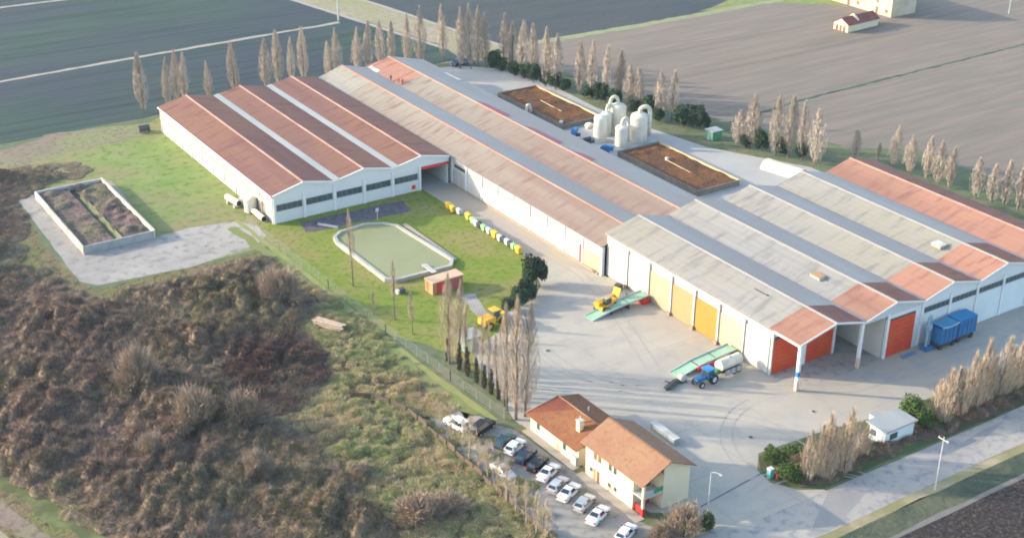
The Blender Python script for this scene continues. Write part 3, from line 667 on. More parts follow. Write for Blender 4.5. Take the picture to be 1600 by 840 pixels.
# polytunnel
tx, ty = G(1240, 274)
pt = empty('polytunnel', tx, ty, 'low white arched polytunnel on the concrete behind the grey roofs', 'tunnel', rz=math.radians(12))
mb = MB(); n = 12; V = []
for yv in (-2.3, 7.5):
    for i in range(n + 1):
        a = math.pi * i / n; V.append((2.2 * math.cos(a), yv, 2.0 * math.sin(a)))
F = [(i, i + 1, n + 2 + i, n + 1 + i) for i in range(n)] + [tuple(range(n, -1, -1)), tuple(range(n + 1, 2 * n + 2))]
mb.add(V, F); mb.build('cover', m_whitep, pt, smooth=False)
MB().box(-.7, -2.36, 0, .7, -2.31, 1.5).build('door', m_gutter, pt)

# ------------------------------------------------------------------ storage tank with overgrown heaps
m_heap = mat('overgrown_heap', g(158, 132, 124), g(132, 108, 104), s=.6, c3=g(140, 132, 104), s3=.12, c4_=g(96, 82, 80), s4=.9, bump=.35, bs=1.8)
tk = empty('storage_basin', 61.5, 243.4, 'open concrete basin filled with two brown overgrown heaps', 'basin')
xa, ya, xb, yb = 61.4, 243.1, 75.8, 275.9
MB().box(xa, ya, 0, xa + .3, yb, 1.75).build('wall', mat('basin_wall', (.33, .31, .27), (.23, .22, .20), s=.5, c3=(.48, .45, .38), s3=.2), tk, True)
MB().box(xb - .3, ya, 0, xb, yb, 1.75).build('wall', m_concw, tk, True)
MB().box(xa + .3, ya, 0, xb - .3, ya + .3, 1.7).build('wall', mat('basin_wall_grey', (.36, .35, .33), (.27, .27, .26), s=.6), tk, True)
MB().box(xa + .3, yb - .3, 0, xb - .3, yb, 1.7).build('wall', m_concw, tk, True)
MB().box(xb - .4, ya - .02, 1.75, xb + .08, yb, 1.85).build('coping', mat('coping_warm', (.62, .50, .38), (.5, .42, .34), s=1), tk, True)
MB().box(xa + .35, ya + .35, 0, xb - .35, yb - .35, .4).build('floor', m_steel_dark, tk, True)
height_patch('heap', xa + .5, ya + .5, 68.0, yb - .5, 1.1, .6, m_heap, tk, .45, 5)
height_patch('heap', 69.2, ya + .8, xb - .5, yb - .5, 1.0, .9, m_heap, tk, .45, 6)
MB().prism_y([(68.0, .3), (69.2, .3), (69.6, 1.3), (68.9, .7)], ya + .6, yb - 6).build('weed_bank', m_verge, tk, True)

# ------------------------------------------------------------------ pond
POND = [(104.6, 221.4), (105.3, 223.9), (107.4, 225.6), (113.4, 226.4), (117.2, 224.6), (119.0, 222.0), (120.2, 202.2), (118.4, 199.8), (111.4, 199.9), (106.4, 200.0), (104.8, 201.6)]
def inset(P, d):
    out = []; n = len(P); cx = sum(p[0] for p in P) / n; cy = sum(p[1] for p in P) / n
    for i in range(n):
        a, b, c = Vector(P[i - 1]), Vector(P[i]), Vector(P[(i + 1) % n])
        n1 = Vector((-(b - a).y, (b - a).x)).normalized(); n2 = Vector((-(c - b).y, (c - b).x)).normalized()
        nn = (n1 + n2).normalized(); s_ = 1 / max(.5, nn.dot(n1))
        if nn.dot(Vector((cx, cy)) - b) < 0: nn = -nn
        q = b + nn * d * s_; out.append((q.x, q.y))
    return out
pd = empty('pond_basin', 112, 213, 'raised pale concrete rim round the murky green pond on the lawn', 'pond rim')
inn = inset(POND, .65); n = len(POND)
V = [(x, y, 0) for x, y in POND] + [(x, y, .75) for x, y in POND] + [(x, y, .75) for x, y in inn] + [(x, y, .1) for x, y in inn]
F = []
for i in range(n):
    j = (i + 1) % n
    for k in range(3): F.append((k * n + i, k * n + j, (k + 1) * n + j, (k + 1) * n + i))
MB().add(V, F).build('rim', mat('rim_stained', (.40, .39, .34), (.28, .28, .24), s=.6, c3=(.46, .44, .38), s3=.15), pd, True)
MB().box(120.25, 202.5, 0, 121.1, 222.5, .35).build('walkway', m_conc2, pd, True)
m_water = mat('pond_water', (.27, .265, .125), (.23, .235, .105), s=.08, rough=.3, spec=.2, bump=.01, bs=3)
sheet('pond_water', inset(POND, .6), 0, m_water, z=.42)
MB().box(113.6, 198.2, .5, 114.3, 203.0, .62)
o = empty('footbridge', 114.0, 200.4, 'narrow pale plank jetty reaching into the pond beside the red shed', 'jetty')
MB().box(-.5, -1.6, .72, .5, 2.6, .84).build('deck', m_concw, o); MB().box(-.4, 2.3, 0, .4, 2.45, .72).build('support', m_concw, o)

# red shed
sx, sy = 109.6, 192.0
sh = empty('shed', sx, sy, 'small red shed with flat peach roof at the corner of the pond', 'shed', rz=math.radians(2))
MB().box(0, 0, 0, 6.6, 2.6, 2.4).build('wall', m_orange1, sh)
MB().box(-.15, -.15, 2.4, 6.75, 2.75, 2.58).build('roof', mat('shed_roof', (.60, .40, .26), (.52, .36, .24), s=.7), sh)
MB().box(.9, -.06, .05, 3.3, -.003, 2.3).build('door', m_redp, sh)
MB().box(3.7, -.06, .05, 6.4, -.003, 2.3).build('door', mat('door_faded', (.42, .10, .09), (.36, .1, .09), s=1), sh)

# ------------------------------------------------------------------ houses
m_tile = mat('roof_tile', srgb(198, 152, 122, .48), srgb(190, 142, 112, .48), s=.5, c3=srgb(200, 160, 126, .48), s3=.15, c4_=srgb(184, 134, 106, .48), s4=1.8,
             lines=((1, .42, .1, srgb(170, 112, 84, .5), .4),))
m_tile2 = mat('roof_tile_dark', srgb(180, 118, 84, .46), srgb(164, 104, 78, .46), s=.5, c3=srgb(188, 132, 92, .46), s3=.15, c4_=srgb(150, 98, 76, .46), s4=1.8,
              lines=((1, .42, .1, srgb(150, 98, 76, .46), .4),))
m_stucco = mat('stucco_cream', (.66, .56, .38), (.60, .50, .34), s=.5, c3=(.62, .54, .40), s3=.2)
m_shutter = mat('shutter_brown', (.20, .13, .08), (.15, .1, .07), s=2)
def house2():
    h = empty('house', 99.6, 131.0, 'taller two-storey cream house with pitched peach-tiled roof and corner porch', 'house', rz=math.radians(1.5))
    # local: x right (east), y away; front gable at y=-L
    L, Wd, E, R_ = 12.9, 8.4, 5.7, 7.8
    MB().box(0, -L + 2.2, 0, Wd, 0, E).build('wall', m_stucco, h)
    MB().box(3.6, -L, 0, Wd, -L + 2.2, E - .02).build('wall', m_stucco, h)
    MB().box(0, -L, 0, .35, -L + .35, E - .02).build('corner_post', m_stucco, h)
    MB().prism_y([(3.6, E - .02), (Wd, E - .02), (4.3, R_ - .2), (3.6, R_ - .5)], -L + .01, -L + .2).build('gable', m_stucco, h)
    MB().prism_y([(0, E), (Wd, E), (4.3, R_ - .15)], -L + 2.2, -L + 2.4).build('gable', m_stucco, h)
    MB().prism_y([(0, E), (Wd, E), (4.3, R_ - .15)], -.2, -.01).build('gable', m_stucco, h)
    MB().box(.0, -L + .01, 2.75, 3.6, -L + 2.2, 2.95).build('balcony', m_concw, h)
    MB().box(.35, -L, 2.95, 3.6, -L + .06, 3.9).build('railing', m_metal, h)
    MB().box(1.9, -L - .05, 3.2, 3.5, -L - .01, 3.95).build('cloth', mat('cloth_green', (.05, .25, .12), (.04, .2, .1), s=2), h)
    MB().box(2.3, -L + 2.12, 3.0, 3.1, -L + 2.19, 5.1).build('door', m_shutter, h)
    MB().box(2.3, -L + 2.12, .05, 3.1, -L + 2.19, 2.1).build('door', m_redp, h)
    MB().box(.35, -L, .05, .5, -L + 2.2, 1.1).build('porch_wall', m_redp, h)
    MB().box(-.06, -L - .06, 0, .4, -L + .4, 1.3).build('post_base', m_redp, h)
    MB().slab((-.7, -L - .5, E - .2), (4.3, -L - .5, R_), (4.3, .45, R_), (-.7, .45, E - .2), .16).build('roof', m_tile, h)
    MB().slab((4.3, -L - .5, R_), (Wd + .7, -L - .5, E - .2), (Wd + .7, .45, E - .2), (4.3, .45, R_), .16).build('roof', m_tile, h)
    MB().slab((4.1, -L - .5, R_ + .02), (4.5, -L - .5, R_ + .02), (4.5, .45, R_ + .02), (4.1, .45, R_ + .02), .0 + .05).build('ridge_cap', m_tile, h)
    for yy in (-2.2, -3.2, -5.6, -6.7):
        w = MB().box(-.06, yy - .32, 3.7, -.003, yy + .32, 4.9).build('window', m_shutter if yy > -4 else m_glass, h)
        MB().box(-.12, yy - .42, 3.58, -.004, yy + .42, 3.68).build('sill', m_concw, w)
    for yy, hh, z0 in ((-1.4, .6, 1.2), (-3.0, 1.9, .05), (-5.6, .6, .9), (-6.9, .6, .9)):
        w = MB().box(-.06, yy - .3, z0, -.003, yy + .3, z0 + hh).build('door' if hh > 1 else 'window', m_glass if hh < 1 else m_shutter, h)
    MB().box(-.05, -2.4, .05, -.004, -1.9, 2.0).build('door', m_orange1, h)
    MB().box(-1.5, -L - .6, 0, -.02, .5, .12).build('pavement', m_conc2, h)
house2()
m_tile3 = mat('roof_tile_dark_red', srgb(168, 100, 78, .46), srgb(150, 90, 74, .46), s=.5, lines=((1, .42, .1, srgb(140, 88, 70, .46), .4),))  # darker, redder tile tone for the hip end and the west slope triangle
def house1():
    h = empty('house', 99.4, 144.9, 'lower single-storey cream house with hipped rust-tiled roof', 'house', rz=math.radians(1.5))
    L, Wd, E, R_ = 15.0, 9.0, 2.9, 5.0
    MB().box(0, -12.0, 0, Wd, 0, E).build('wall', m_stucco, h)
    a = [(-.6, -12.2, E), (Wd + .6, -12.2, E), (Wd + .6, .6, E), (-.6, .6, E)]
    top1, top2 = (4.5, -1.0, R_), (4.5, -12.2, R_)
    t = .14
    def sl(*P):
        m_ = MB(); n_ = len(P); m_.add(list(P) + [(p[0], p[1], p[2] - t) for p in P], [tuple(range(n_)), tuple(range(2 * n_ - 1, n_ - 1, -1))] + [(i, n_ + i, n_ + (i + 1) % n_, (i + 1) % n_) for i in range(n_)]); return m_
    tm = (4.5, -5.6, R_)
    sl(a[0], top2, tm, a[3]).build('roof', m_tile2, h)
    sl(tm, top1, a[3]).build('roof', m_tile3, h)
    sl(top2, a[1], a[2], top1).build('roof', m_tile2, h)
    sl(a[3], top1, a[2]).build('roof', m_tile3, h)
    MB().tube([(-.6, .6, E + .03), (4.5, -1.0, R_ + .03), (4.5, -12.1, R_ + .03)], .12, 6).build('ridge_cap', m_tile, h, smooth=True)
    ch = MB().box(1.9, -9.6, 3.4, 2.7, -8.8, 5.6).build('chimney', m_stucco, h)
    MB().box(1.8, -9.7, 5.6, 2.8, -8.7, 5.78).build('chimney_cap', m_panelw, ch)
    MB().cyl((6.4, -6, 3.9), (6.4, -6, 5.0), .12, .12, 8).build('flue', m_metal, h)
    MB().cyl((3.1, -8.2, 4.0), (3.1, -8.2, 5.6), .1, .1, 8).build('flue', m_metal, h)
    for yy in (-2.0, -8.6):
        w = MB().box(-.06, yy - .35, 1.2, -.003, yy + .35, 2.2).build('window', m_glass, h)
        MB().box(-.12, yy - .45, 1.08, -.004, yy + .45, 1.18).build('sill', m_concw, w)
    MB().box(-1.3, -12.4, 0, -.02, .4, .12).build('pavement', m_conc2, h)
    MB().box(-.4, -11.95, 0, -.07, -10.6, 1.6).build('meter_box', m_metal, h)
house1()

# far farmhouse and barn
fh = empty('farmhouse', 326.3, 281.1, 'pale stone farmhouse standing alone in the brown field, top right', 'farmhouse')
L = 30
MB().box(0, 0, 0, 11, L, 8.5).build('wall', mat('farm_stone', (.48, .39, .28), (.38, .31, .23), s=.6, c3=(.5, .43, .33), s3=.2), fh)
MB().prism_y([(0, 8.5), (11, 8.5), (5.5, 11)], 0, .3).build('gable', m_stucco, fh)
MB().slab((-.5, -.4, 8.4), (5.5, -.4, 11.1), (5.5, L + .4, 11.1), (-.5, L + .4, 8.4), .2).slab((5.5, -.4, 11.1), (11.5, -.4, 8.4), (11.5, L + .4, 8.4), (5.5, L + .4, 11.1), .2).build('roof', m_tile2, fh)
for k in range(7):
    for z0 in (1.0, 3.4, 6.0):
        hh = 1.3 if z0 > 1 else (2.2 if k % 3 == 1 else 1.1)
        MB().box(-.08, 2 + k * 4 - .5, z0 - (1 if hh > 2 else 0) + .02, -.003, 2 + k * 4 + .5, z0 + hh - (1 if hh > 2 else 0)).build('window' if hh < 2 else 'door', m_shutter if (k + int(z0)) % 3 else m_concw, fh)
bn = empty('barn', 302.2, 276.0, 'small barn with red tiled roof and pale arched gable in the brown field', 'barn', rz=math.radians(4))
prof = [(0, 0), (5.4, 0), (5.4, 2.4), (2.7, 3.9), (0, 2.4)]
mb = MB(); n = 5
V = [(0, y, z) for y, z in prof] + [(14, y, z) for y, z in prof]
mb.add(V, [(4, 3, 2, 1, 0), (5, 6, 7, 8, 9)] + [(i, (i + 1) % n, n + (i + 1) % n, n + i) for i in range(n)]).build('wall', m_stucco, bn)
MB().slab((-.3, -.4, 2.3), (14.3, -.4, 2.3), (14.3, 2.7, 4.05), (-.3, 2.7, 4.05), .15).slab((-.3, 2.7, 4.05), (14.3, 2.7, 4.05), (14.3, 5.8, 2.3), (-.3, 5.8, 2.3), .15).build('roof', mat('barn_tile', srgb(190, 116, 104, .46), srgb(164, 100, 94, .46), s=.5), bn)
MB().prism_z([(5.0, -.3), (5.6, -.3), (5.6, 5.7), (5.0, 5.7)], 2.3, 4.4)
MB().add([(4.9, -.1, 2.3), (4.9, 5.5, 2.3), (4.9, 2.7, 4.6), (5.7, -.1, 2.3), (5.7, 5.5, 2.3), (5.7, 2.7, 4.6)], [(0, 2, 1), (3, 4, 5), (0, 3, 5, 2), (1, 2, 5, 4), (0, 1, 4, 3)]).build('parapet', m_stucco, bn)
for yy in (.9, 2.3, 3.7): MB().box(-.06, yy, .03, -.003, yy + .9, 1.7).build('doorway', m_shutter, bn)

# ------------------------------------------------------------------ machines and yard objects
def wheel(parent, x, y, r, w, hub=m_hub, axis='y', name='wheel'):
    a = (x, y - w / 2, r) if axis == 'y' else (x - w / 2, y, r)
    b = (x, y + w / 2, r) if axis == 'y' else (x + w / 2, y, r)
    o = MB().cyl(a, b, r, r, 18).build(name, m_rubber, parent)
    a2 = (x, y - w / 2 - .02, r) if axis == 'y' else (x - w / 2 - .02, y, r)
    b2 = (x, y + w / 2 + .02, r) if axis == 'y' else (x + w / 2 + .02, y, r)
    MB().cyl(a2, b2, r * .55, r * .55, 12).build('hub', hub, o)
    return o

# loading ramps
m_green = mat('ramp_green', (.20, .40, .25), (.26, .44, .30), s=.8, c3=(.28, .42, .32), s3=.3)
def ramp(x0, x1, y, w, hgt, lab, red):
    r = empty('loading_ramp', x0, y, lab, 'ramp', rz=math.radians(1))
    L = x1 - x0
    deck = MB(); deck.slab((0, -w / 2, .08), (L * .38, -w / 2, hgt * .62), (L * .38, w / 2, hgt * .62), (0, w / 2, .08), .12)
    deck.slab((L * .38, -w / 2, hgt * .62), (L, -w / 2, hgt), (L, w / 2, hgt), (L * .38, w / 2, hgt * .62), .12)
    deck.build('deck', m_green, r)
    for s_ in (-1, 1):
        yb = s_ * w / 2
        MB().slab((0, yb - .06, .2), (L * .38, yb - .06, hgt * .62 + .22), (L * .38, yb + .06, hgt * .62 + .22), (0, yb + .06, .2), .34).slab((L * .38, yb - .06, hgt * .62 + .22), (L, yb - .06, hgt + .22), (L, yb + .06, hgt + .22), (L * .38, yb + .06, hgt * .62 + .22), .34).build('side_rail', mat('ramp_rail', (.42, .50, .46), (.34, .44, .40), s=1), r)
    for k in (.35, .65, .95):
        MB().box(L * k - .1, -w / 2 + .1, 0, L * k + .1, w / 2 - .1, hgt * (.6 if k < .5 else .8)).build('leg', m_steel_dark, r)
    if red: MB().box(L * .3, -w / 2 - .45, .3, L - .1, -w / 2 - .12, 1.0).build('red_beam', m_redp, r)
    else: MB().box(L - 1.5, -w / 2 - .2, .2, L + .1, w / 2, 1.2).build('red_buffer', m_redp, r)
ramp(128.3, 141.0, 169.4, 2.3, 1.6, 'pale green sloping loading ramp beside the yellow handler', False)
ramp(128.4, 141.0, 145.8, 2.3, 1.6, 'pale green sloping loading ramp beside the blue tractor, red along its side', True)

# telescopic handler
th = empty('telescopic_handler', *G(946, 483), 'yellow telescopic handler parked by the far green ramp', 'handler', rz=math.radians(14))
MB().box(-2.0, -.9, .7, 1.9, .9, 1.4).build('chassis', m_yellow, th)
MB().box(-2.2, -.2, 1.4, -.9, .9, 2.0).build('engine_cover', m_yellow, th)
cb = MB().box(-.8, -.9, 1.4, .5, .1, 2.6).build('cab', m_glass, th); MB().box(-.85, -.95, 2.6, .55, .15, 2.72).build('cab_roof', m_cream, cb)
MB().slab((-1.8, .3, 2.1), (2.9, .3, 1.9), (2.9, .75, 1.9), (-1.8, .75, 2.1), .4).build('boom', m_yellow, th)
MB().slab((2.6, -.6, 1.2), (3.5, -.6, 3.1), (3.5, .9, 3.1), (2.6, .9, 1.2), .5).build('bucket', m_yellow, th)
for xx in (-1.4, 1.5):
    for yy in (-.95, .95): wheel(th, xx, yy, .62, .4, m_yellow)

# wheel loader by the lawn
wl = empty('wheel_loader', *G(772, 507), 'yellow wheel loader standing where the lawn meets the yard', 'loader', rz=math.radians(8))
MB().box(-2.9, -1.0, .9, -.4, 1.0, 2.1).build('rear_body', m_yellow, wl)
MB().box(.2, -.8, .9, 1.8, .8, 1.7).build('front_body', m_yellow, wl)
cb = MB().box(-.6, -.75, 1.5, .7, .75, 3.0).build('cab', m_glass, wl); MB().box(-.7, -.85, 3.0, .8, .85, 3.15).build('cab_roof', m_yellow, cb)
MB().slab((.9, -.6, 2.1), (3.0, -.6, .9), (3.0, -.35, .9), (.9, -.35, 2.1), .3).slab((.9, .35, 2.1), (3.0, .35, .9), (3.0, .6, .9), (.9, .6, 2.1), .3).build('lift_arm', m_yellow, wl)
MB().prism_y([(2.9, .15), (4.0, .1), (4.1, .25), (3.3, .5), (3.1, 1.3), (2.9, 1.3)], -1.3, 1.3).build('bucket', m_yellow, wl)
for xx in (-1.9, 1.1):
    for yy in (-1.05, 1.05): wheel(wl, xx, yy, .75, .5, m_yellow)
o = empty('pallet_stack', *G(797, 503), 'grey-blue stack of crates right of the yellow wheel loader', 'crates')
for k in range(3): MB().box(-.8 + .05 * k, -.8, k * .55, .8 + .05 * k, .8, k * .55 + .5).build('crate', m_metal, o)

# tractor with tank trailer
bx, by_ = G(1104, 601)
tr = empty('tractor', bx + .3, by_ + .6, 'blue farm tractor with cab and pale rear wheels beside the near ramp', 'tractor', rz=math.radians(184))
MB().box(.2, -.45, .9, 2.3, .45, 1.65).build('bonnet', m_bluep, tr)
cb = MB().box(-1.1, -.75, .9, .3, .75, 2.5).build('cab', m_bluep, tr)
MB().box(-1.0, -.78, 1.6, .2, .78, 2.35).box(-1.13, -.65, 1.6, .33, .65, 2.35).build('window', m_glass, cb)
MB().box(-1.2, -.85, 2.5, .4, .85, 2.66).build('cab_roof', mat('cab_roof_blue', (.05, .26, .55), (.04, .22, .5), s=1), cb)
MB().box(-1.6, -1.15, 1.45, -.1, -.76, 1.6).box(-1.6, .76, 1.45, -.1, 1.15, 1.6).build('mudguard', m_bluep, tr)
MB().box(2.3, -.35, .7, 2.55, .35, 1.1).build('front_weight', m_steel_dark, tr)
for yy in (-.95, .95): wheel(tr, -.85, yy, .85, .45, m_panelw); wheel(tr, 1.7, yy * .9, .55, .35, m_hub)
MB().cyl((1.2, .3, 1.65), (1.2, .3, 2.4), .06, .06, 8).build('exhaust', m_steel_dark, tr)
tt = empty('tank_trailer', bx + 5.6, by_ + 1.1, 'white tank trailer hitched behind the blue tractor', 'trailer', rz=math.radians(4))
MB().cyl((-2.4, 0, 2.1), (2.3, 0, 2.1), .95, .95, 20).build('tank', m_whitep, tt, smooth=False)
MB().dome((0, 0, 3.0), .4, .2, 12).build('hatch', m_metal, tt)
MB().box(-3.6, -.3, .75, 2.3, .3, .98).box(-2.2, -.9, .98, 2.2, .9, 1.15).build('chassis', m_steel_dark, tt)
for k in range(3): MB().box(-1.7 + k * 1.25, -1.15, .55, -.75 + k * 1.25, -.92, 1.35).build('side_box', m_metal, tt)
for xx in (.5, 1.6):
    for yy in (-.8, .8): wheel(tt, xx, yy, .5, .3)
MB().box(-3.2, -.35, .98, -2.5, .35, 1.7).build('pump', mat('pump_green', (.12, .3, .08), (.1, .25, .07), s=1), tt)
# dark implement and white drum left of the tractor
im = empty('harrow', *G(1046, 602), 'dark rusty harrow lying flat on the concrete left of the tractor', 'harrow', rz=math.radians(20))
MB().box(-1.7, -.1, .3, 1.7, .1, .5).box(-1.7, -1.0, .3, 1.7, -.8, .5).box(-.1, -1.2, .5, .1, .9, .65).build('frame', m_steel_dark, im)
for k in range(7): MB().cyl((-1.5 + k * .5, -.4, 0), (-1.5 + k * .5, -.4, .6), .25, .3, 8).build('tine', m_steel_dark, im)
dr = empty('drum', *G(1065, 596), 'round white drum on a dark stand in front of the near ramp', 'drum')
MB().cyl((0, -.5, .9), (0, .5, .9), .62, .62, 16).build('barrel', m_whitep, dr); MB().box(-.7, -.5, 0, .7, .5, .3).build('stand', m_steel_dark, dr)

# blue skips by the front wall
def skip(x, y, L, w, z0, z1, lab, tarp):
    s_ = empty('container', x, y, lab, 'container', group='blue containers by the front wall', rz=math.radians(0))
    MB().prism_z([(0, 0), (L, 0), (L, w), (0, w)], z0, z1).build('body', m_bluep, s_)
    for k in range(5): MB().box(k * (L - .12) / 4, -.08, z0, k * (L - .12) / 4 + .12, -.004, z1 - .1).build('rib', m_bluep, s_)
    if tarp:
        V = []; n = 8
        for i in range(n + 1):
            t = i / n; zz = z1 + .02 + .28 * (2 * t - 1) ** 2
            V += [(L * t, -.1, zz), (L * t, w + .1, zz), (L * t, w + .1, zz - .1 if False else z1 + .01), (L * t, -.1, z1 + .01)]
        F = []
        for i in range(n):
            a = i * 4; b = a + 4
            F += [(a, b, b + 1, a + 1), (a, a + 3, b + 3, b), (a + 1, b + 1, b + 2, a + 2)]
        MB().add(V, F).build('cover', mat('tarp_blue', (.06, .22, .36), (.08, .26, .4), s=1), s_)
        MB().tube([(L * i / 8, -.12, z1 + .3 * (2 * i / 8 - 1) ** 2) for i in range(9)], .09, 6).build('rim', mat('rim_pale', (.4, .5, .56), (.35, .45, .5), s=1), s_)
    else:
        MB().box(-.05, -.05, z1, L + .05, w + .05, z1 + .12).build('lid', mat('lid_blue', (.04, .2, .4), (.05, .24, .42), s=1), s_)
    for xx in (.6, L - .6):
        for yy in (.3, w - .3): wheel(s_, xx, yy, .48, .3, m_steel_dark)
    MB().box(.2, .2, .5, L - .2, w - .2, z0).build('chassis', m_steel_dark, s_)
skip(171.6, 128.0, 4.2, 2.5, 1.2, 4.2, 'blue container with sagging pale-edged cover, left one of two', True)
skip(176.3, 128.2, 4.5, 2.6, 1.2, 4.3, 'blue container with flat lid, right one of the two', False)
pc = empty('pipe_stand', 170.0, 129.6, 'tall grey-blue pipe and hose stand between red door and blue container', 'pipe stand')
m_pipe = mat('pipe_blue_grey', (.22, .34, .42), (.28, .4, .46), s=1)
MB().cyl((0, 0, 0), (0, 0, 6.2), .28, .28, 12).build('pipe', m_pipe, pc); MB().cyl((.9, .2, 0), (.9, .2, 5.2), .22, .22, 12).build('pipe', m_pipe, pc)
MB().tube([(0, 0, 6.1), (.4, .1, 6.4), (.9, .2, 5.2)], .2, 8).build('elbow', m_pipe, pc)
MB().box(-.6, -.7, 0, 1.3, .7, .8).build('base', m_bluep, pc); MB().box(-.4, -.5, 4.1, .4, .3, 4.9).build('box', m_pipe, pc)
tl = empty('blue_mat', 164.3, 129.8, 'flat blue tarpaulin lying on the ground below the middle red door', 'tarpaulin')
MB().slab((0, -.5, .09), (3.6, -.4, .1), (3.7, .5, .11), (.3, .5, .09), .05).build('sheet_cloth', mat('tarp_faded', (.12, .2, .32), (.16, .24, .34), s=1), tl)

# wheelie containers along the lawn edge
m_bin = {'yellow': mat('bin_yellow', (.78, .50, .05), (.66, .40, .05), s=1.5, rough=.6), 'green': mat('bin_green', (.30, .60, .28), (.24, .5, .22), s=1.5, rough=.6),
         'black': mat('bin_black', (.035, .045, .05), (.05, .06, .065), s=1.5, rough=.6), 'white': mat('bin_grey_white', (.52, .54, .56), (.44, .46, .48), s=1.5, rough=.6)}
def make_bin():
    b = empty('waste_bin', 0, 0, 'bin', 'bin', group='waste bins lined up along the lawn edge')
    V = [(-.55, -.42, .15), (.55, -.42, .15), (.55, .42, .15), (-.55, .42, .15), (-.7, -.55, 1.15), (.7, -.55, 1.15), (.7, .55, 1.15), (-.7, .55, 1.15)]
    MB().add(V, [(0, 3, 2, 1), (4, 5, 6, 7), (0, 1, 5, 4), (1, 2, 6, 5), (2, 3, 7, 6), (3, 0, 4, 7)]).build('body', m_bin['yellow'], b)
    mb = MB(); n = 8; V = []
    for xx in (-.74, .74):
        for i in range(n + 1): a = math.pi * i / n; V.append((xx, .6 * math.cos(a), 1.17 + .36 * math.sin(a)))
    mb.add(V, [(i, i + 1, n + 2 + i, n + 1 + i) for i in range(n)] + [tuple(range(n, -1, -1)), tuple(range(n + 1, 2 * n + 2))]).build('lid', m_bin['yellow'], b)
    for xx in (-.45, .45):
        for yy in (-.33, .33): MB().cyl((xx, yy - .05, .1), (xx, yy + .05, .1), .1, .1, 8).build('wheel', m_rubber, b)
    return b
binA = make_bin()
bins = [(700, 327, 'yellow', 'yellow waste bin at the hall end of the row'), (706, 332, 'yellow', 'second yellow waste bin from the hall door, half hidden behind the first'),
        (716, 335, 'white', 'low grey-white bin just after the two end yellow bins'), (731, 344, 'yellow', 'lone yellow bin between the end pair and the first green bin'),
        (738, 350, 'green', 'first pale green bin from the hall door'), (743, 354, 'white', 'grey-white bin between the first green and first black bins'),
        (749, 357, 'black', 'first black bin from the hall door'), (755, 361, 'green', 'pale green bin between a black bin and a grey one, mid row'),
        (763, 366, 'white', 'grey-white bin before the fourth yellow bin'), (772, 372, 'yellow', 'yellow bin in the middle of the second half of the row'),
        (780, 377, 'white', 'grey-white bin right after the mid-row yellow bin'), (786, 380, 'black', 'black bin second from the last black one'),
        (791, 383, 'white', 'grey-white bin between the last two black bins'), (796, 387, 'black', 'last black bin towards the dark bush'),
        (801, 390, 'green', 'last pale green bin, beside the last yellow one'), (809, 396, 'yellow', 'last yellow bin at the dark bush end of the row')]
for i, (px_, py_, colr, lab) in enumerate(bins):
    b = binA if i == 0 else copy_tree(binA)
    x, y = G(px_, py_); place(b, x + .2, y, .04, math.radians(90 + rnd.uniform(-8, 8)), 1.0 if colr == 'yellow' else .88); b['label'] = lab
    for ch in b.children:
        if ch.name.startswith(('body', 'lid')):
            ch.material_slots[0].link = 'OBJECT'; ch.material_slots[0].material = m_bin[colr]

# duct work on the left hall's corner
d1 = empty('duct', 97.2, 246.0, 'long fat white air duct lying along the foot of the red-roofed hall, dark open end', 'duct')
MB().cyl((0, -7.0, .75), (0, 5.0, .75), .62, .62, 16).build('pipe', m_whitep, d1, smooth=False)
MB().cyl((0, -7.06, .75), (0, -7.0, .75), .55, .55, 16).build('opening', m_dark_, d1)
x, y = G(372, 326)
d2 = empty('duct', x, y, 'short white duct with dark mouth standing off the side wall of the red-roofed hall', 'duct')
MB().cyl((.2, -.2, 1.2), (-.4, 4.6, 1.2), .7, .7, 16).build('pipe', m_whitep, d2, smooth=False)
MB().cyl((.2, -.26, 1.2), (.2, -.2, 1.2), .6, .6, 16).build('opening', m_dark_, d2)
MB().box(-.6, .5, 0, .4, 1.1, .6).box(-.9, 3.4, 0, .2, 4.0, .6).build('cradle', m_concw, d2)
x, y = G(392, 331)
d3 = empty('filter_drum', x, y, 'upright cream drum filter between the ducts and the hall side wall', 'drum filter')
MB().cyl((0, 0, .3), (0, 0, 3.0), 1.3, 1.3, 20).build('drum', m_whitep, d3); MB().dome((0, 0, 3.0), 1.3, .5, 20).build('lid', m_whitep, d3, smooth=True)
MB().box(-.9, -.9, 0, .9, .9, .3).build('base', m_concw, d3); MB().cyl((0, 0, 2.4), (2.2, .3, 2.6), .35, .35, 10).build('pipe', m_whitep, d3)
x, y = G(412, 342)
d4 = empty('vent_stack', x + .3, y + 1, 'brown upright pipe beside the cream drum at the hall corner', 'pipe')
MB().cyl((0, 0, 0), (0, 0, 3.2), .25, .25, 10).build('pipe', m_kerb, d4); MB().cyl((0, 0, 3.2), (0, 0, 3.5), .38, .2, 10).build('cap', m_kerb, d4)
x, y = G(225, 206)
d5 = empty('barrel_tank', x, y, 'small dark round tank on the grass near the far corner of the red-roofed hall', 'tank')
MB().cyl((-1.3, 0, .9), (1.3, 0, .9), .85, .85, 16).build('tank', m_steel_dark, d5); MB().box(-1, -.5, 0, 1, .5, .25).build('stand', m_metal, d5)

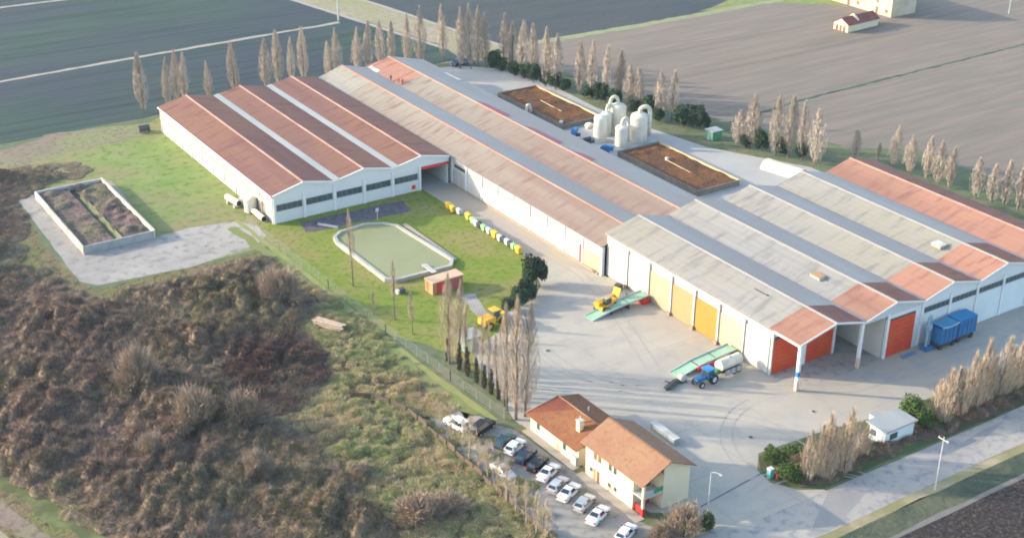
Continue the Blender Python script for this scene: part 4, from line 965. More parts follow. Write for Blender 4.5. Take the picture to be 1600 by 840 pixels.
# white sign post by the hall
x, y = G(590, 344)
sp = empty('sign_post', x, y, 'thin white sign post standing on the shaded lawn by the red-roofed hall', 'sign')
MB().cyl((0, 0, 0), (0, 0, 2.6), .07, .07, 8).build('post', m_panelw, sp); MB().box(-.35, -.04, 2.0, .35, .04, 2.7).build('plate', m_panelw, sp)
x, y = G(508, 352)
kb = empty('kerb_stone', x - 1.2, y + .9, 'short pale kerb block on the lawn at the end of the gravel pad', 'kerb')
MB().slab((0, 0, .35), (2.6, -3.6, .35), (3.0, -3.3, .35), (.4, .3, .35), .34).build('block', m_concw, kb)
MB().slab((-.1, .0, .42), (.3, -.5, .42), (.6, -.3, .42), (.2, .3, .42), .06).build('cap', m_concw, kb)
x, y = G(624, 458)
cb = empty('crate', x, y, 'small dark box with a white side on the lawn below the pond', 'box')
MB().box(-.1, -.5, 0, 1.0, .5, .9).build('body', m_steel_dark, cb); MB().box(-.55, -.5, 0, -.11, .5, .8).build('side_panel', m_panelw, cb)

# utility hut among the poplars
x, y = G(728, 552)
hu = empty('hut', x, y, 'small green-grey hut with pale flat roof and light yellow door among the tall poplars', 'hut', rz=math.radians(3))
MB().box(0, 0, 0, 3.3, 2.6, 2.5).build('wall', mat('hut_green', (.30, .38, .34), (.24, .32, .29), s=1), hu)
MB().box(-.35, -.35, 2.5, 3.65, 2.95, 2.72).build('roof', m_gutter, hu)
MB().box(.1, -.08, .05, 1.1, -.003, 2.1).build('door', mat('pale_yellow', (.62, .62, .36), (.55, .55, .32), s=1), hu)
x, y = G(1113, 221)
gh = empty('cabin', x, y, 'small green cabin with pale roof behind the back yard, near the dark bushes', 'cabin')
MB().box(0, 0, 0, 3.0, 2.6, 2.2).build('wall', mat('cabin_green', (.08, .25, .14), (.07, .2, .12), s=1), gh)
MB().box(-.2, -.2, 2.2, 3.2, 2.8, 2.36).build('roof', m_gutter, gh); MB().box(-.06, .9, .05, -.003, 1.8, 1.9).build('door', m_gutter, gh)

# white gatehouse by the hedge
x, y = G(1381, 699)
wb = empty('gatehouse', x, y, 'small flat-roofed white gatehouse beside the hedge and the road', 'hut', rz=math.radians(0))
MB().box(0, 0, 0, 6.2, 3.4, 2.7).build('wall', m_pane, wb)
MB().box(-.35, -.35, 2.7, 6.55, 3.75, 2.92).build('roof', m_gutter, wb)
MB().box(-.35, -.38, 2.66, 6.55, -.36, 2.9).build('fascia', mat('fascia_mauve', (.4, .32, .34), (.34, .28, .3), s=1), wb)
MB().box(-.06, .5, .05, -.003, 1.4, 2.1).build('door', m_pillar, wb); MB().box(-.05, 1.8, 1.0, -.003, 2.9, 2.0).build('window', m_glass, wb)
MB().box(1.0, -.06, 1.0, 2.6, -.003, 2.0).build('window', m_glass, wb)
x, y = G(1366, 668)
k = empty('kiosk', x, y, 'tall narrow white cabinet among the bare hedge trees left of the gatehouse', 'cabinet')
MB().box(-.7, -.7, 0, .7, .7, 2.4).build('body', m_panelw, k); MB().box(-.8, -.8, 2.4, .8, .8, 2.52).build('roof', m_gutter, k)
x, y = G(1345, 700)
k = empty('cabinet', x, y, 'low white meter cabinet with a rusty side between hedge and gatehouse', 'cabinet')
MB().box(-.9, -.5, 0, .4, .5, 1.7).build('body', m_panelw, k); MB().box(.41, -.5, 0, .9, .5, 1.5).build('side', m_kerb, k)
for i, (px_, py_, hgt, lab) in enumerate(((1207, 745, 1.5, 'teal post box at the tip of the hedge island'), (1210, 748, 1.0, 'short red hydrant at the tip of the hedge island'))):
    x, y = G(px_ - 4 + i * 8, py_)
    k = empty('post_box' if i == 0 else 'hydrant', x, y, lab, 'post box' if i == 0 else 'hydrant')
    if i == 0:
        MB().box(-.35, -.35, 0, .35, .35, 1.3).build('body', mat('teal', (.12, .36, .34), (.1, .3, .3), s=1), k); MB().box(-.4, -.4, 1.3, .4, .4, 1.6).build('top', m_panelw, k)
    else:
        MB().cyl((0, 0, 0), (0, 0, .8), .2, .2, 10).build('body', m_redp, k); MB().dome((0, 0, .8), .24, .2, 10).build('cap', m_redp, k)

# clutter along the hall wall, covers in the yard
def pallets(px_, py_, n, lab, m1, rz):
    x, y = G(px_, py_); o = empty('pallet_stack', x, y, lab, 'pallets', rz=rz)
    for k in range(n):
        b = MB()
        for q in (-.5, 0, .5): b.box(-.6, q - .05, k * .16, .6, q + .05, k * .16 + .1)
        b.box(-.6, -.6, k * .16 + .1, .6, .6, k * .16 + .13); b.build('pallet', m1, o)
m_wood = mat('pallet_wood', (.30, .24, .18), (.22, .18, .14), s=2)
pallets(966, 452, 7, 'tall stack of dark pallets against the white hall wall', m_steel_dark, .3)
pallets(985, 462, 4, 'low stack of grey wooden pallets next to the tall dark stack', m_wood, .1)
pallets(930, 424, 3, 'small pile of wooden pallets where the two halls meet', m_wood, -.2)
for px_, py_, r_, lab in ((1173, 683, .45, 'round dark manhole cover in the open yard above the hedge island'), (1271, 643, .4, 'small dark manhole cover in the yard in front of the canopy'), (856, 548, .5, 'square-looking dark manhole cover at the west edge of the yard')):
    x, y = G(px_, py_); o = empty('manhole_cover', x, y, lab, 'manhole', z=.035); MB().cyl((0, 0, 0), (0, 0, .05), r_, r_, 16).build('frame', m_concw, o); MB().cyl((0, 0, .05), (0, 0, .07), r_ * .8, r_ * .8, 16).build('cover', m_steel_dark, o)

# white low wall behind the houses
lw = empty('barrier', 115.5, 132.4, 'long low white concrete barrier in the yard behind the taller house', 'barrier', rz=math.radians(-1))
MB().box(-.55, -2.9, 0, .55, 2.9, 1.1).build('block', m_gutter, lw); MB().box(-.6, -2.95, 1.1, .6, 2.95, 1.2).build('coping', m_panelw, lw)
strip('gate_track', [(108.2, 115.6), (121.6, 117.2)], .22, 12, mat('rail_dark', g(140, 134, 140), g(120, 114, 120), s=1), amp=.02)

# poles
def lamp(px_, py_, ptop, lab, cross=True, name='utility_pole', r=.13, head=False):
    x, y = G(px_, py_); hgt = Hz(ptop, x, y)
    p = empty(name, x, y, lab, 'pole')
    MB().cyl((0, 0, 0), (0, 0, hgt), r, r * .6, 10).build('post', m_concw if cross else m_metal, p)
    if cross:
        MB().box(-.06, -.9, hgt - .55, .06, .9, hgt - .42).build('crossarm', m_concw, p)
        for yy in (-.8, 0, .8): MB().cyl((0, yy, hgt - .42), (0, yy, hgt - .2), .07, .05, 8).build('insulator', mat('insulator_ochre', (.5, .4, .15), (.4, .3, .1), s=2), p)
    if head:
        MB().tube([(0, 0, hgt - .1), (.3, -.5, hgt + .15), (.5, -1.2, hgt + .15)], .05, 6).build('arm', m_metal, p)
        MB().box(.38, -1.6, hgt + .08, .62, -1.1, hgt + .2).build('lamp_head', m_metal, p)
lamp(1461, 765, 682, 'leaning pale utility pole with short crossarm on the verge by the road')
lamp(1105, 812, 737, 'white lamp post on the corner beside the bare bush', False, 'street_lamp', .13, True)
lamp(529, 33, -40, 'tall thin white mast in the dark field by the farm track', False, 'mast', .28)
lamp(1576, 22, -12, 'thin white pole far away in the brown field, top right', False, 'mast', .2)

# log pile in the scrub
x, y = G(516, 512)
lg = empty('log_pile', x, y, 'pale sawn logs heaped in the scrub beside the bank', 'logs', rz=math.radians(-62))
for k in range(9):
    a = rnd.uniform(-.25, .25); yo = (k % 3) * .5 - .5; zo = .25 + (k // 3) * .4
    MB().cyl((-2.6 + rnd.uniform(-.8, .5), yo + a, zo), (2.4 + rnd.uniform(-.5, .8), yo - a, zo), .24, .18, 8).build('log', mat('sawn_wood', (.46, .36, .28), (.36, .28, .22), s=2), lg)

# ------------------------------------------------------------------ cars
PAINT = {'white': mat('paint_white', (.78, .78, .78), rough=.3, spec=.5), 'silver': mat('paint_silver', (.5, .51, .53), rough=.3, spec=.6, metal=.3),
         'black': mat('paint_black', (.012, .013, .017), rough=.25, spec=.6), 'blue': mat('paint_navy', (.02, .04, .08), rough=.25, spec=.6),
         'teal': mat('paint_teal', (.02, .07, .085), rough=.25, spec=.6)}
m_cglass = mat('car_glass', (.02, .035, .045), rough=.08, spec=.8)
m_lampw = mat('headlight_clear', (.75, .76, .78), rough=.15, spec=.8); m_lampr = mat('tail_light_red', (.45, .02, .02), rough=.3)
def make_car(kind):
    c = empty('parked_car', 0, 0, 'car', 'car')
    # stations: x, half width at sill, shoulder z, roof z, roof half width  (front = -x)
    if kind == 'hatch': st = [(-2.05, .62, .62, .66, .5), (-1.95, .82, .74, .80, .62), (-1.1, .88, .86, .97, .70), (-.85, .88, .90, 1.03, .72), (-.15, .88, .92, 1.45, .60), (.9, .88, .94, 1.49, .60), (1.6, .87, .95, 1.38, .58), (1.98, .84, .92, .98, .68), (2.08, .74, .66, .70, .6)]
    elif kind == 'saloon': st = [(-2.25, .62, .60, .64, .5), (-2.15, .82, .72, .78, .62), (-1.15, .89, .85, .96, .72), (-.95, .89, .89, 1.0, .73), (-.2, .89, .92, 1.40, .60), (.75, .89, .93, 1.42, .60), (1.45, .88, .93, 1.08, .70), (2.15, .85, .88, .98, .70), (2.28, .72, .62, .68, .6)]
    else: st = [(-2.3, .66, .74, .78, .55), (-2.2, .88, .88, .94, .68), (-1.3, .94, 1.0, 1.12, .76), (-1.0, .94, 1.04, 1.18, .78), (-.4, .94, 1.06, 1.70, .68), (1.2, .94, 1.08, 1.74, .68), (2.0, .92, 1.08, 1.66, .66), (2.25, .9, 1.02, 1.12, .76), (2.34, .78, .7, .76, .66)]
    V = []; F = []
    for x, w, sh_, rf, rw in st:
        V += [(x, -w * .96, .25), (x, -w, .5), (x, -w * .96, sh_), (x, -rw, rf), (x, rw, rf), (x, w * .96, sh_), (x, w, .5), (x, w * .96, .25)]
    n = len(st)
    for i in range(n - 1):
        for k in range(8):
            a, b = i * 8 + k, i * 8 + (k + 1) % 8; F.append((a, a + 8, b + 8, b))
    F.append(tuple(range(0, 8))[::-1][::-1]); F.append(tuple((n - 1) * 8 + k for k in range(7, -1, -1)))
    MB().add(V, F).build('body', PAINT['white'], c)
    def q(i, k): return Vector(V[i * 8 + k])
    def pane(name, pts, push):
        ctr = sum(pts, Vector()) / len(pts); P = [ctr + (p - ctr) * .88 + Vector(push) for p in pts]
        MB().add([tuple(p) for p in P] + [tuple(p - Vector(push) * .8) for p in P], [tuple(range(len(P))), tuple(range(2 * len(P) - 1, len(P) - 1, -1))] + [(i, (i + 1) % len(P), len(P) + (i + 1) % len(P), len(P) + i) for i in range(len(P))]).build(name, m_cglass, c)
    pane('windscreen', [q(3, 3), q(4, 3), q(4, 4), q(3, 4)], (-.03, 0, .03))
    j = n - 4 if kind == 'saloon' else n - 3
    j2 = j + 1
    if kind == 'saloon': j, j2 = 5, 6
    pane('rear_window', [q(j, 3), q(j2, 3), q(j2, 4), q(j, 4)], (.03, 0, .03))
    e = 5 if kind == 'saloon' else 6
    pane('side_window', [q(4, 2).lerp(q(3, 2), .6), q(4, 3), q(e, 3), q(e, 2).lerp(q(min(e + 1, n - 1), 2), .2)], (0, -.03, .01))
    pane('side_window', [q(4, 5).lerp(q(3, 5), .6), q(4, 4), q(e, 4), q(e, 5).lerp(q(min(e + 1, n - 1), 5), .2)], (0, .03, .01))
    w = st[1][1]
    for s_ in (-1, 1):
        MB().box(st[0][0] - .02, s_ * .6 - .14, .52, st[0][0] + .12, s_ * .6 + .14, .66).build('headlight', m_lampw, c)
        MB().box(st[-1][0] - .14, s_ * .68 - .12, .6, st[-1][0] + .03, s_ * .68 + .12, .82).build('tail_light', m_lampr, c)
        MB().box(-.72, s_ * 1.0 - .1, .92, -.56, s_ * 1.0 + .1, 1.05).build('mirror', PAINT['black'], c)
        for xx in (st[2][0] - .25, st[-3][0] - .35): wheel(c, xx, s_ * (w - .02), .32, .22)
    return c
protos = {k: make_car(k) for k in ('hatch', 'saloon', 'suv')}
used = set()
carlist = [
    (714, 667, 'suv', 'white', -78, 'white van-like car parked apart at the far left end of the row, nose towards us'),
    (754, 672, 'suv', 'black', 200, 'big black off-roader, second vehicle from the left end'),
    (789, 694, 'hatch', 'teal', 205, 'dark teal car just before the first white hatchback in the row'),
    (805, 702, 'hatch', 'white', 205, 'white hatchback between a dark teal car and a navy car'),
    (822, 717, 'hatch', 'blue', 205, 'navy car directly right of the first white hatchback'),
    (840, 729, 'hatch', 'black', 205, 'small black car between the navy car and a white saloon'),
    (857, 742, 'saloon', 'white', 205, 'white saloon right after the small black car'),
    (872, 762, 'hatch', 'silver', 205, 'pale silver hatchback between two white saloons'),
    (889, 773, 'saloon', 'white', 205, 'white saloon with dark windscreen in the middle of the right half of the row'),
    (913, 790, 'hatch', 'silver', 205, 'silver hatchback, third from the bottom end of the row'),
    (934, 809, 'saloon', 'white', 205, 'white saloon parked with a gap after it, second from the bottom end'),
    (978, 837, 'hatch', 'white', 205, 'white hatchback cut off by the bottom edge of the picture'),
    (786, 741, 'saloon', 'silver', 95, 'pale silver car parked opposite the row, behind the bare saplings'),
]
for px_, py_, kind, colr, ang, lab in carlist:
    if kind not in used: c = protos[kind]; used.add(kind)
    else: c = copy_tree(protos[kind])
    x, y = G(px_, py_); place(c, x, y, .05, math.radians(ang)); c['label'] = lab
    if 786 != px_: c['group'] = 'cars parked in front of the houses'
    for ch in c.children:
        if ch.name.startswith('body'): ch.material_slots[0].link = 'OBJECT'; ch.material_slots[0].material = PAINT[colr]
for px_, py_, colr, ang, lab in ((714, 102, 'blue', 30, 'dark blue car parked under the poplars at the far end of the back yard'), (730, 100, 'black', 35, 'black car next to the dark blue one under the far poplars')):
    c = copy_tree(protos['suv']); x, y = G(px_, py_); place(c, x, y, .05, math.radians(ang)); c['label'] = lab; c['group'] = 'cars under the far poplars'
    for ch in c.children:
        if ch.name.startswith('body'): ch.material_slots[0].link = 'OBJECT'; ch.material_slots[0].material = PAINT[colr]

# ------------------------------------------------------------------ people
m_skin = mat('skin', (.50, .32, .24), rough=.6); m_hair = mat('hair_dark', (.03, .02, .015), rough=.8)
def skin_obj(name, verts, edges, radii, m, parent, lvl=2):
    me = bpy.data.meshes.new(name); me.from_pydata(verts, edges, []); me.update()
    o = bpy.data.objects.new(name, me); COL.objects.link(o)
    md = o.modifiers.new('skin', 'SKIN'); sb = o.modifiers.new('sub', 'SUBSURF'); sb.levels = lvl; sb.render_levels = lvl
    for i, r in enumerate(radii): o.data.skin_vertices[0].data[i].radius = r if isinstance(r, tuple) else (r, r)
    o.data.skin_vertices[0].data[0].use_root = True
    bpy.context.view_layer.update(); dg = bpy.context.evaluated_depsgraph_get()
    nm = bpy.data.meshes.new_from_object(o.evaluated_get(dg)); bpy.data.objects.remove(o)
    nm.materials.clear(); nm.materials.append(m)
    for p in nm.polygons: p.use_smooth = True
    q = bpy.data.objects.new(name, nm); COL.objects.link(q); q.parent = parent; return q
def person(x, y, z, rz, top, bottom, lab, bend=0.0):
    p = empty('person', x, y, lab, 'person', z=z, rz=rz)
    b = bend
    J = dict(pel=(0, 0, .95), wai=(.02 + .1 * b, 0, 1.1), che=(.02 + .3 * b, 0, 1.33 - .06 * b), nek=(.02 + .42 * b, 0, 1.49 - .12 * b), hd=(.03 + .48 * b, 0, 1.58 - .14 * b), hd2=(.05 + .52 * b, 0, 1.70 - .16 * b),
             ls=(.02 + .34 * b, .19, 1.42 - .08 * b), le=(.06 + .45 * b, .27, 1.14 - .1 * b), lh=(.16 + .55 * b, .25, .90 - .1 * b), rs=(.02 + .34 * b, -.19, 1.42 - .08 * b), re=(.04 + .4 * b, -.27, 1.13 - .1 * b), rh=(.10 + .5 * b, -.26, .88 - .1 * b),
             lhp=(0, .1, .92), lk=(.06, .11, .5), la=(.0, .12, .09), lt=(.2, .13, .04), rhp=(0, -.1, .92), rk=(-.02, -.11, .5), ra=(-.12, -.12, .09), rt=(.07, -.13, .04))
    keys = list(J); R = dict(pel=.13, wai=.12, che=.15, nek=.055, hd=.09, hd2=.085, ls=.065, le=.045, lh=.035, rs=.065, re=.045, rh=.035, lhp=.1, lk=.06, la=.045, lt=.035, rhp=.1, rk=.06, ra=.045, rt=.035)
    E_ = [('pel', 'wai'), ('wai', 'che'), ('che', 'nek'), ('nek', 'hd'), ('hd', 'hd2'), ('che', 'ls'), ('ls', 'le'), ('le', 'lh'), ('che', 'rs'), ('rs', 're'), ('re', 'rh'), ('pel', 'lhp'), ('lhp', 'lk'), ('lk', 'la'), ('la', 'lt'), ('pel', 'rhp'), ('rhp', 'rk'), ('rk', 'ra'), ('ra', 'rt')]
    skin_obj('body', [J[k] for k in keys], [(keys.index(a), keys.index(b_)) for a, b_ in E_], [R[k] for k in keys], m_skin, p)
    kt = ['wai', 'pel', 'che', 'ls', 'le', 'rs', 're', 'lh', 'rh']
    J2 = dict(J); J2['lh'] = tuple(.75 * J['lh'][i] + .25 * J['le'][i] for i in range(3)); J2['rh'] = tuple(.75 * J['rh'][i] + .25 * J['re'][i] for i in range(3))
    skin_obj('jacket', [J2[k] for k in kt], [(0, 1), (0, 2), (2, 3), (3, 4), (2, 5), (5, 6), (4, 7), (6, 8)], [R[k] + .03 for k in kt], top, p)
    kl = ['pel', 'lhp', 'lk', 'la', 'rhp', 'rk', 'ra']
    skin_obj('trousers', [J[k] for k in kl], [(0, 1), (1, 2), (2, 3), (0, 4), (4, 5), (5, 6)], [R[k] + .025 for k in kl], bottom, p)
    MB().dome((J['hd2'][0] - .01, 0, J['hd2'][2] - .03), .1, .13, 10).build('hair', m_hair, p, smooth=True)
m_dkc = mat('cloth_dark', (.03, .032, .045), (.05, .05, .06), s=5); m_rdc = mat('cloth_rust', (.35, .10, .09), (.28, .08, .08), s=5)
m_grc = mat('cloth_grey', (.12, .12, .15), (.09, .09, .12), s=5)
x, y = G(765, 713); person(x, y, .05, math.radians(230), m_dkc, m_dkc, 'person in dark clothes standing in the car park opposite the parked cars')
def onroof(px_, py_):
    x, y = G(px_, py_, 6.9); return x, y
x, y = onroof(611, 126); zr = 6.72 + max(0, (x - V1)) * (1.8 / 6.7); person(x, y, zr if x > V1 else 6.72 + (V1 - x) * 1.6 / 6.8, math.radians(200), m_dkc, m_dkc, 'person in dark clothes standing in the roof valley of the central hall')
x, y = onroof(623, 130); person(x, y, 6.72 + abs(x - V1) * .25, math.radians(160), m_rdc, m_grc, 'person in rust-red top on the central hall roof, left of a bending colleague')
x, y = onroof(629, 133); person(x, y, 6.72 + abs(x - V1) * .25, math.radians(60), m_rdc, m_rdc, 'bending person in dull red clothes on the central hall roof, rightmost of three', .6)

# ------------------------------------------------------------------ vegetation
m_bark = mat('bark_grey_brown', (.16, .13, .105), (.11, .09, .075), s=2, rnd_amt=.15)
m_twig = mat('poplar_twigs', (.48, .40, .33), (.38, .315, .26), s=.7, rnd_amt=.14)
m_twigy = mat('hedge_twigs', (.50, .40, .30), (.40, .31, .23), s=.7, rnd_amt=.14)
m_twigd = mat('scrub_twigs', (.22, .165, .135), (.15, .115, .095), s=.5, rnd_amt=.12)
m_ever = mat('evergreen', (.02, .05, .028), (.06, .10, .04), s=1.0, c3=(.035, .05, .03), s3=.5, rnd_amt=.2)
m_ever2 = mat('evergreen_warm', (.05, .085, .02), (.08, .12, .03), s=1.2, rnd_amt=.15)

def bare_mesh(seed, hgt, rad, base, n, tilt, m, wid=(.025, .05), top_sharp=1.0, tl=(.9, 2.4)):
    """a tree as two meshes: tapered trunk with limbs, and a crown of upright twigs"""
    r = np.random.default_rng(seed)
    mb = MB()
    k = 7; pts = [(math.sin(i * 1.3 + seed) * .08 * i / k, math.cos(i * 1.7 + seed) * .08 * i / k, hgt * .93 * i / k) for i in range(k + 1)]
    r0 = .009 * hgt + .02
    for i in range(k): mb.cyl(pts[i], pts[i + 1], r0 * (1 - i / k) + .02, r0 * (1 - (i + 1) / k) + .02, 6, False)
    nl = 14
    P, D, L, Wd = [], [], [], []
    for i in range(nl):
        z0 = hgt * (base + (.8 - base) * i / nl); a = r.uniform(0, 6.28)
        env = rad * prof_env((z0 / hgt - base) / (1 - base), top_sharp)
        ln = hgt * r.uniform(.14, .26)
        e = (math.cos(a) * env * .75, math.sin(a) * env * .75, z0 + ln)
        mb.cyl((0, 0, z0), e, r0 * .35, .02, 4, False)
    trunk = mb
    t = r.uniform(0, 1, n) ** .85
    z = hgt * (base + (1 - base) * t)
    env = rad * np.array([prof_env(v, top_sharp) for v in t])
    # clumpy: twigs gather round a handful of limbs
    na = 9; la = r.uniform(0, 6.28, na); lr = r.uniform(.25, .95, na)
    idx = r.integers(0, na, n)
    a = la[idx] + r.normal(0, .45, n); q = np.clip(lr[idx] + r.normal(0, .2, n), 0, 1.05) * env
    Pn = np.stack([np.cos(a) * q, np.sin(a) * q, z], 1)
    Dn = np.stack([np.cos(a) * tilt + r.normal(0, tilt * .6, n), np.sin(a) * tilt + r.normal(0, tilt * .6, n), np.ones(n)], 1)
    Dn /= np.linalg.norm(Dn, axis=1)[:, None]
    Ln = r.uniform(tl[0], tl[1], n) * (1 - .35 * t); Wn = r.uniform(wid[0], wid[1], n)
    Pn[:, 2] -= Ln * .5
    Pn[:, 2] = np.maximum(Pn[:, 2], .15 + .3 * base * hgt)
    return trunk, slivers(Pn, Dn, Ln, Wn, r)
def prof_env(t, sharp=1.0):
    t = min(max(t, 0), 1)
    up = min(1, .35 + t / .35) if t < .25 else 1
    dn = 1 if t < .45 else max(.08, 1 - ((t - .45) / .55) ** 1.6 * sharp)
    return up * dn
def tree_proto(name, lab, cat, args, mt, mk=m_bark):
    t = empty(name, 0, 0, lab, cat); tk_, cr = bare_mesh(*args)
    tk_.build('trunk', mk, t); tri_mesh('crown', cr, mt, 3, t); return t
_proto_used = {}
def plant(pool, x, y, hgt, lab, group, base_h, wide=1.0):
    i = rnd.randrange(len(pool)); p = pool[i]
    if id(p) not in _proto_used: _proto_used[id(p)] = 1; c = p
    else: c = copy_tree(p)
    s_ = hgt / base_h
    place(c, x, y, 0, rnd.uniform(0, 6.28), (s_ * wide, s_ * wide, s_)); c['label'] = lab
    c.rotation_euler[0] = rnd.uniform(-.035, .035); c.rotation_euler[1] = rnd.uniform(-.035, .035)
    if group: c['group'] = group
    else:
        if 'group' in c: del c['group']
    return c
POP = [tree_proto('poplar_tree', 'poplar', 'tree', (s, 15, 1.35 + .12 * (s % 4), .10 + .03 * (s % 3), 900 + 80 * s, .08 + .02 * (s % 4), m_twig, (.035, .075), .8 + .1 * (s % 4)), m_twig) for s in range(1, 9)]
# row behind the halls
tops = [(225, 84, 183, 1.25), (264, 90, None, .9), (278, 78, None, .9), (290, 84, None, 1.0), (327, 97, None, .9), (369, 67, None, 1.15), (416, 61, None, 1.1), (437, 49, None, 1.2), (457, 59, None, .8),
        (476, 43, None, 1.15), (513, 66, None, .8), (528, 44, None, 1.0), (560, 44, None, 1.1), (577, 33, None, 1.1), (596, 31, None, 1.0), (612, 33, None, 1.05), (637, 22, None, 1.0), (657, 10, None, 1.15), (693, 9, None, 1.1), (719, 12, None, 1.15), (736, 8, None, 1.1), (747, 8, None, 1.0), (759, 21, None, 1.0)]
for i, (px_, pt_, pb_, wd) in enumerate(tops):
    # base on the row line y = 316
    lo, hi = 60, 200
    if px_ < 700:
        best = min(((abs(G(px_, q)[1] - 316.5), q) for q in np.arange(90, 190, .5)))[1]; x, y = G(px_, best)
    else: x, y = G(px_, 108 if px_ < 740 else 104)
    h_ = Hz(pt_, x, y)
    plant(POP, x, y, h_, ORD[i] + ('bare poplar from the left in the row behind the halls' if i else 'leftmost bare poplar in the row behind the halls, beside the red-roofed hall'), 'bare poplars behind the halls', 15.0, wd * 15 / h_ * .92)
mids = [(786, 22, 100), (800, 34, 108), (815, 33, 116), (832, 38, 124), (852, 42, 135), (868, 54, 140), (905, 66, 148), (924, 64, 152), (946, 70, 160), (967, 78, 158), (983, 101, 168), (998, 107, 172), (1031, 113, 188), (1049, 110, 190),
        (1152, 172, 225), (1172, 149, 232), (1211, 145, 243), (1231, 150, 246), (1253, 158, 250), (1274, 171, 256)]
for i, (px_, pt_, pb_) in enumerate(mids):
    x, y = G(px_, pb_); h_ = Hz(pt_, x, y)
    plant(POP, x, y, h_, (ORD[i] + 'bare poplar from the left in the row along the back yard') if i else 'leftmost bare poplar in the row along the back yard', 'bare poplars along the back yard', 15.0, rnd.uniform(1.0, 1.3) * 15 / h_)
rights = [(1335, 203, 250), (1396, 197, 262), (1422, 212, 272), (1447, 213, 280), (1465, 220, 287), (1484, 231, 294), (1524, 247, 310), (1549, 256, 318), (1568, 251, 322), (1590, 250, 330), (1606, 262, 336)]
for i, (px_, pt_, pb_) in enumerate(rights):
    x, y = G(px_, pb_); h_ = Hz(pt_, x, y)
    plant(POP, x, y, h_, (ORD[i] + 'bare poplar from the left in the row beyond the salmon roof') if i else 'lone first bare poplar just left of the salmon roof ridge', 'bare poplars beyond the salmon roof', 15.0, rnd.uniform(.9, 1.1) * 15 / h_)
x, y = G(1372, 250); plant(POP, x, y, 4.2, 'very small bare shrub poplar between the first and second beyond the salmon roof', None, 15.0, 2.2)

# thin poplars on the lawn and towards the houses
m_twigl = mat('pale_twigs', (.46, .37, .28), (.37, .30, .22), s=.7, rnd_amt=.1)
LAW = [tree_proto('poplar_tree', 'poplar', 'tree', (s, 15, 1.0, .36, 480, .09, m_twigl, (.02, .04)), m_twigl) for s in (21, 22, 23)]
DEN = [tree_proto('poplar_tree', 'poplar', 'tree', (s, 15, 1.45, .14, 1500, .07, m_twigl, (.012, .026)), m_twigl) for s in (31, 32, 33)]
for px_, pb_, pt_, wd, lab in ((552, 447, 325, .9, 'tall thin bare tree with brown trunk between lawn and left edge of the pond'), (617, 500, 405, .6, 'slender bare sapling tree standing below the pond'),
                               (585, 496, 452, .5, 'small greyish sapling on the bank left of the slender tree'), (645, 522, 452, .6, 'slender bare tree on the lawn, left of the red shed')):
    x, y = G(px_, pb_); h_ = Hz(pt_, x, y); plant(LAW, x, y, h_, lab, None, 15.0, wd * 15 / h_)
for i, (px_, pb_, pt_, wd, den) in enumerate(((702, 568, 428, 1.3, 1), (717, 576, 438, 1.1, 1), (728, 586, 470, .8, 0), (741, 595, 500, .7, 0), (752, 604, 488, .7, 0), (764, 612, 505, .7, 0), (776, 622, 520, .7, 0), (792, 640, 478, 1.1, 1), (806, 655, 468, 1.6, 1), (820, 650, 474, 1.2, 1))):
    x, y = G(px_, pb_); h_ = Hz(pt_, x, y)
    plant(DEN if den else LAW, x, y, h_, (ORD[i] + 'bare poplar from the pond end in the line leading to the low house') if i else 'first bare poplar of the line, in front of the red shed', 'bare poplars leading to the houses', 15.0, wd * 15 / h_)
m_cyp = mat('cypress_dark', (.11, .085, .055), (.07, .06, .035), s=2, rnd_amt=.15)
def cyp_proto(seed):
    r = np.random.default_rng(seed); t = empty('columnar_conifer', 0, 0, 'conifer', 'tree'); n = 520
    MB().cyl((0, 0, 0), (0, 0, 4.2), .1, .04, 6).build('trunk', m_bark, t)
    z = r.uniform(.1, 5, n); a = r.uniform(0, 6.28, n); q = (.42 + .12 * np.sin(z * 2.3 + seed)) * np.minimum(1, (5.4 - z) / 2.0) * r.uniform(.2, 1.15, n)
    P = np.stack([np.cos(a) * q, np.sin(a) * q, z], 1); D = np.stack([np.cos(a) * .3, np.sin(a) * .3, np.ones(n)], 1); D /= np.linalg.norm(D, axis=1)[:, None]
    tri_mesh('crown', slivers(P, D, r.uniform(.3, .7, n), r.uniform(.05, .09, n), r), m_cyp, 3, t); return t
CYP = [cyp_proto(s) for s in (91, 92)]
for i, (px_, pb_) in enumerate(((700, 566), (718, 579), (731, 589), (745, 599), (757, 608), (768, 617), (779, 625), (790, 636))):
    x, y = G(px_, pb_); plant(CYP, x, y, rnd.uniform(4.0, 5.2), (ORD[i] + 'small dark columnar conifer from the pond end, under the tall bare poplars') if i else 'small dark columnar conifer nearest the pond end, under the tall bare poplars', 'small dark conifers in a line', 5.0, .9)
# saplings along the car park wall
SAP = [tree_proto('sapling', 'sapling', 'tree', (s, 8, .9, .25, 330, .22, m_twigl, (.015, .03), 1.0, (.6, 1.5)), m_twigl, mat('pale_bark', (.42, .36, .29), (.3, .25, .2), s=2)) for s in (41, 42, 43)]
for i, (px_, pb_, h_) in enumerate(((688, 672, 5), (706, 690, 7), (722, 705, 6), (733, 722, 8), (748, 738, 6), (762, 750, 7), (776, 768, 6), (792, 784, 8), (806, 800, 6), (822, 816, 7), (838, 832, 7), (852, 845, 7))):
    x, y = G(px_, pb_); plant(SAP, x, y, h_, (ORD[i] + 'leafless sapling from the top along the car park boundary') if i else 'topmost leafless sapling along the car park boundary', 'saplings along the car park boundary', 8.0, 1.2)
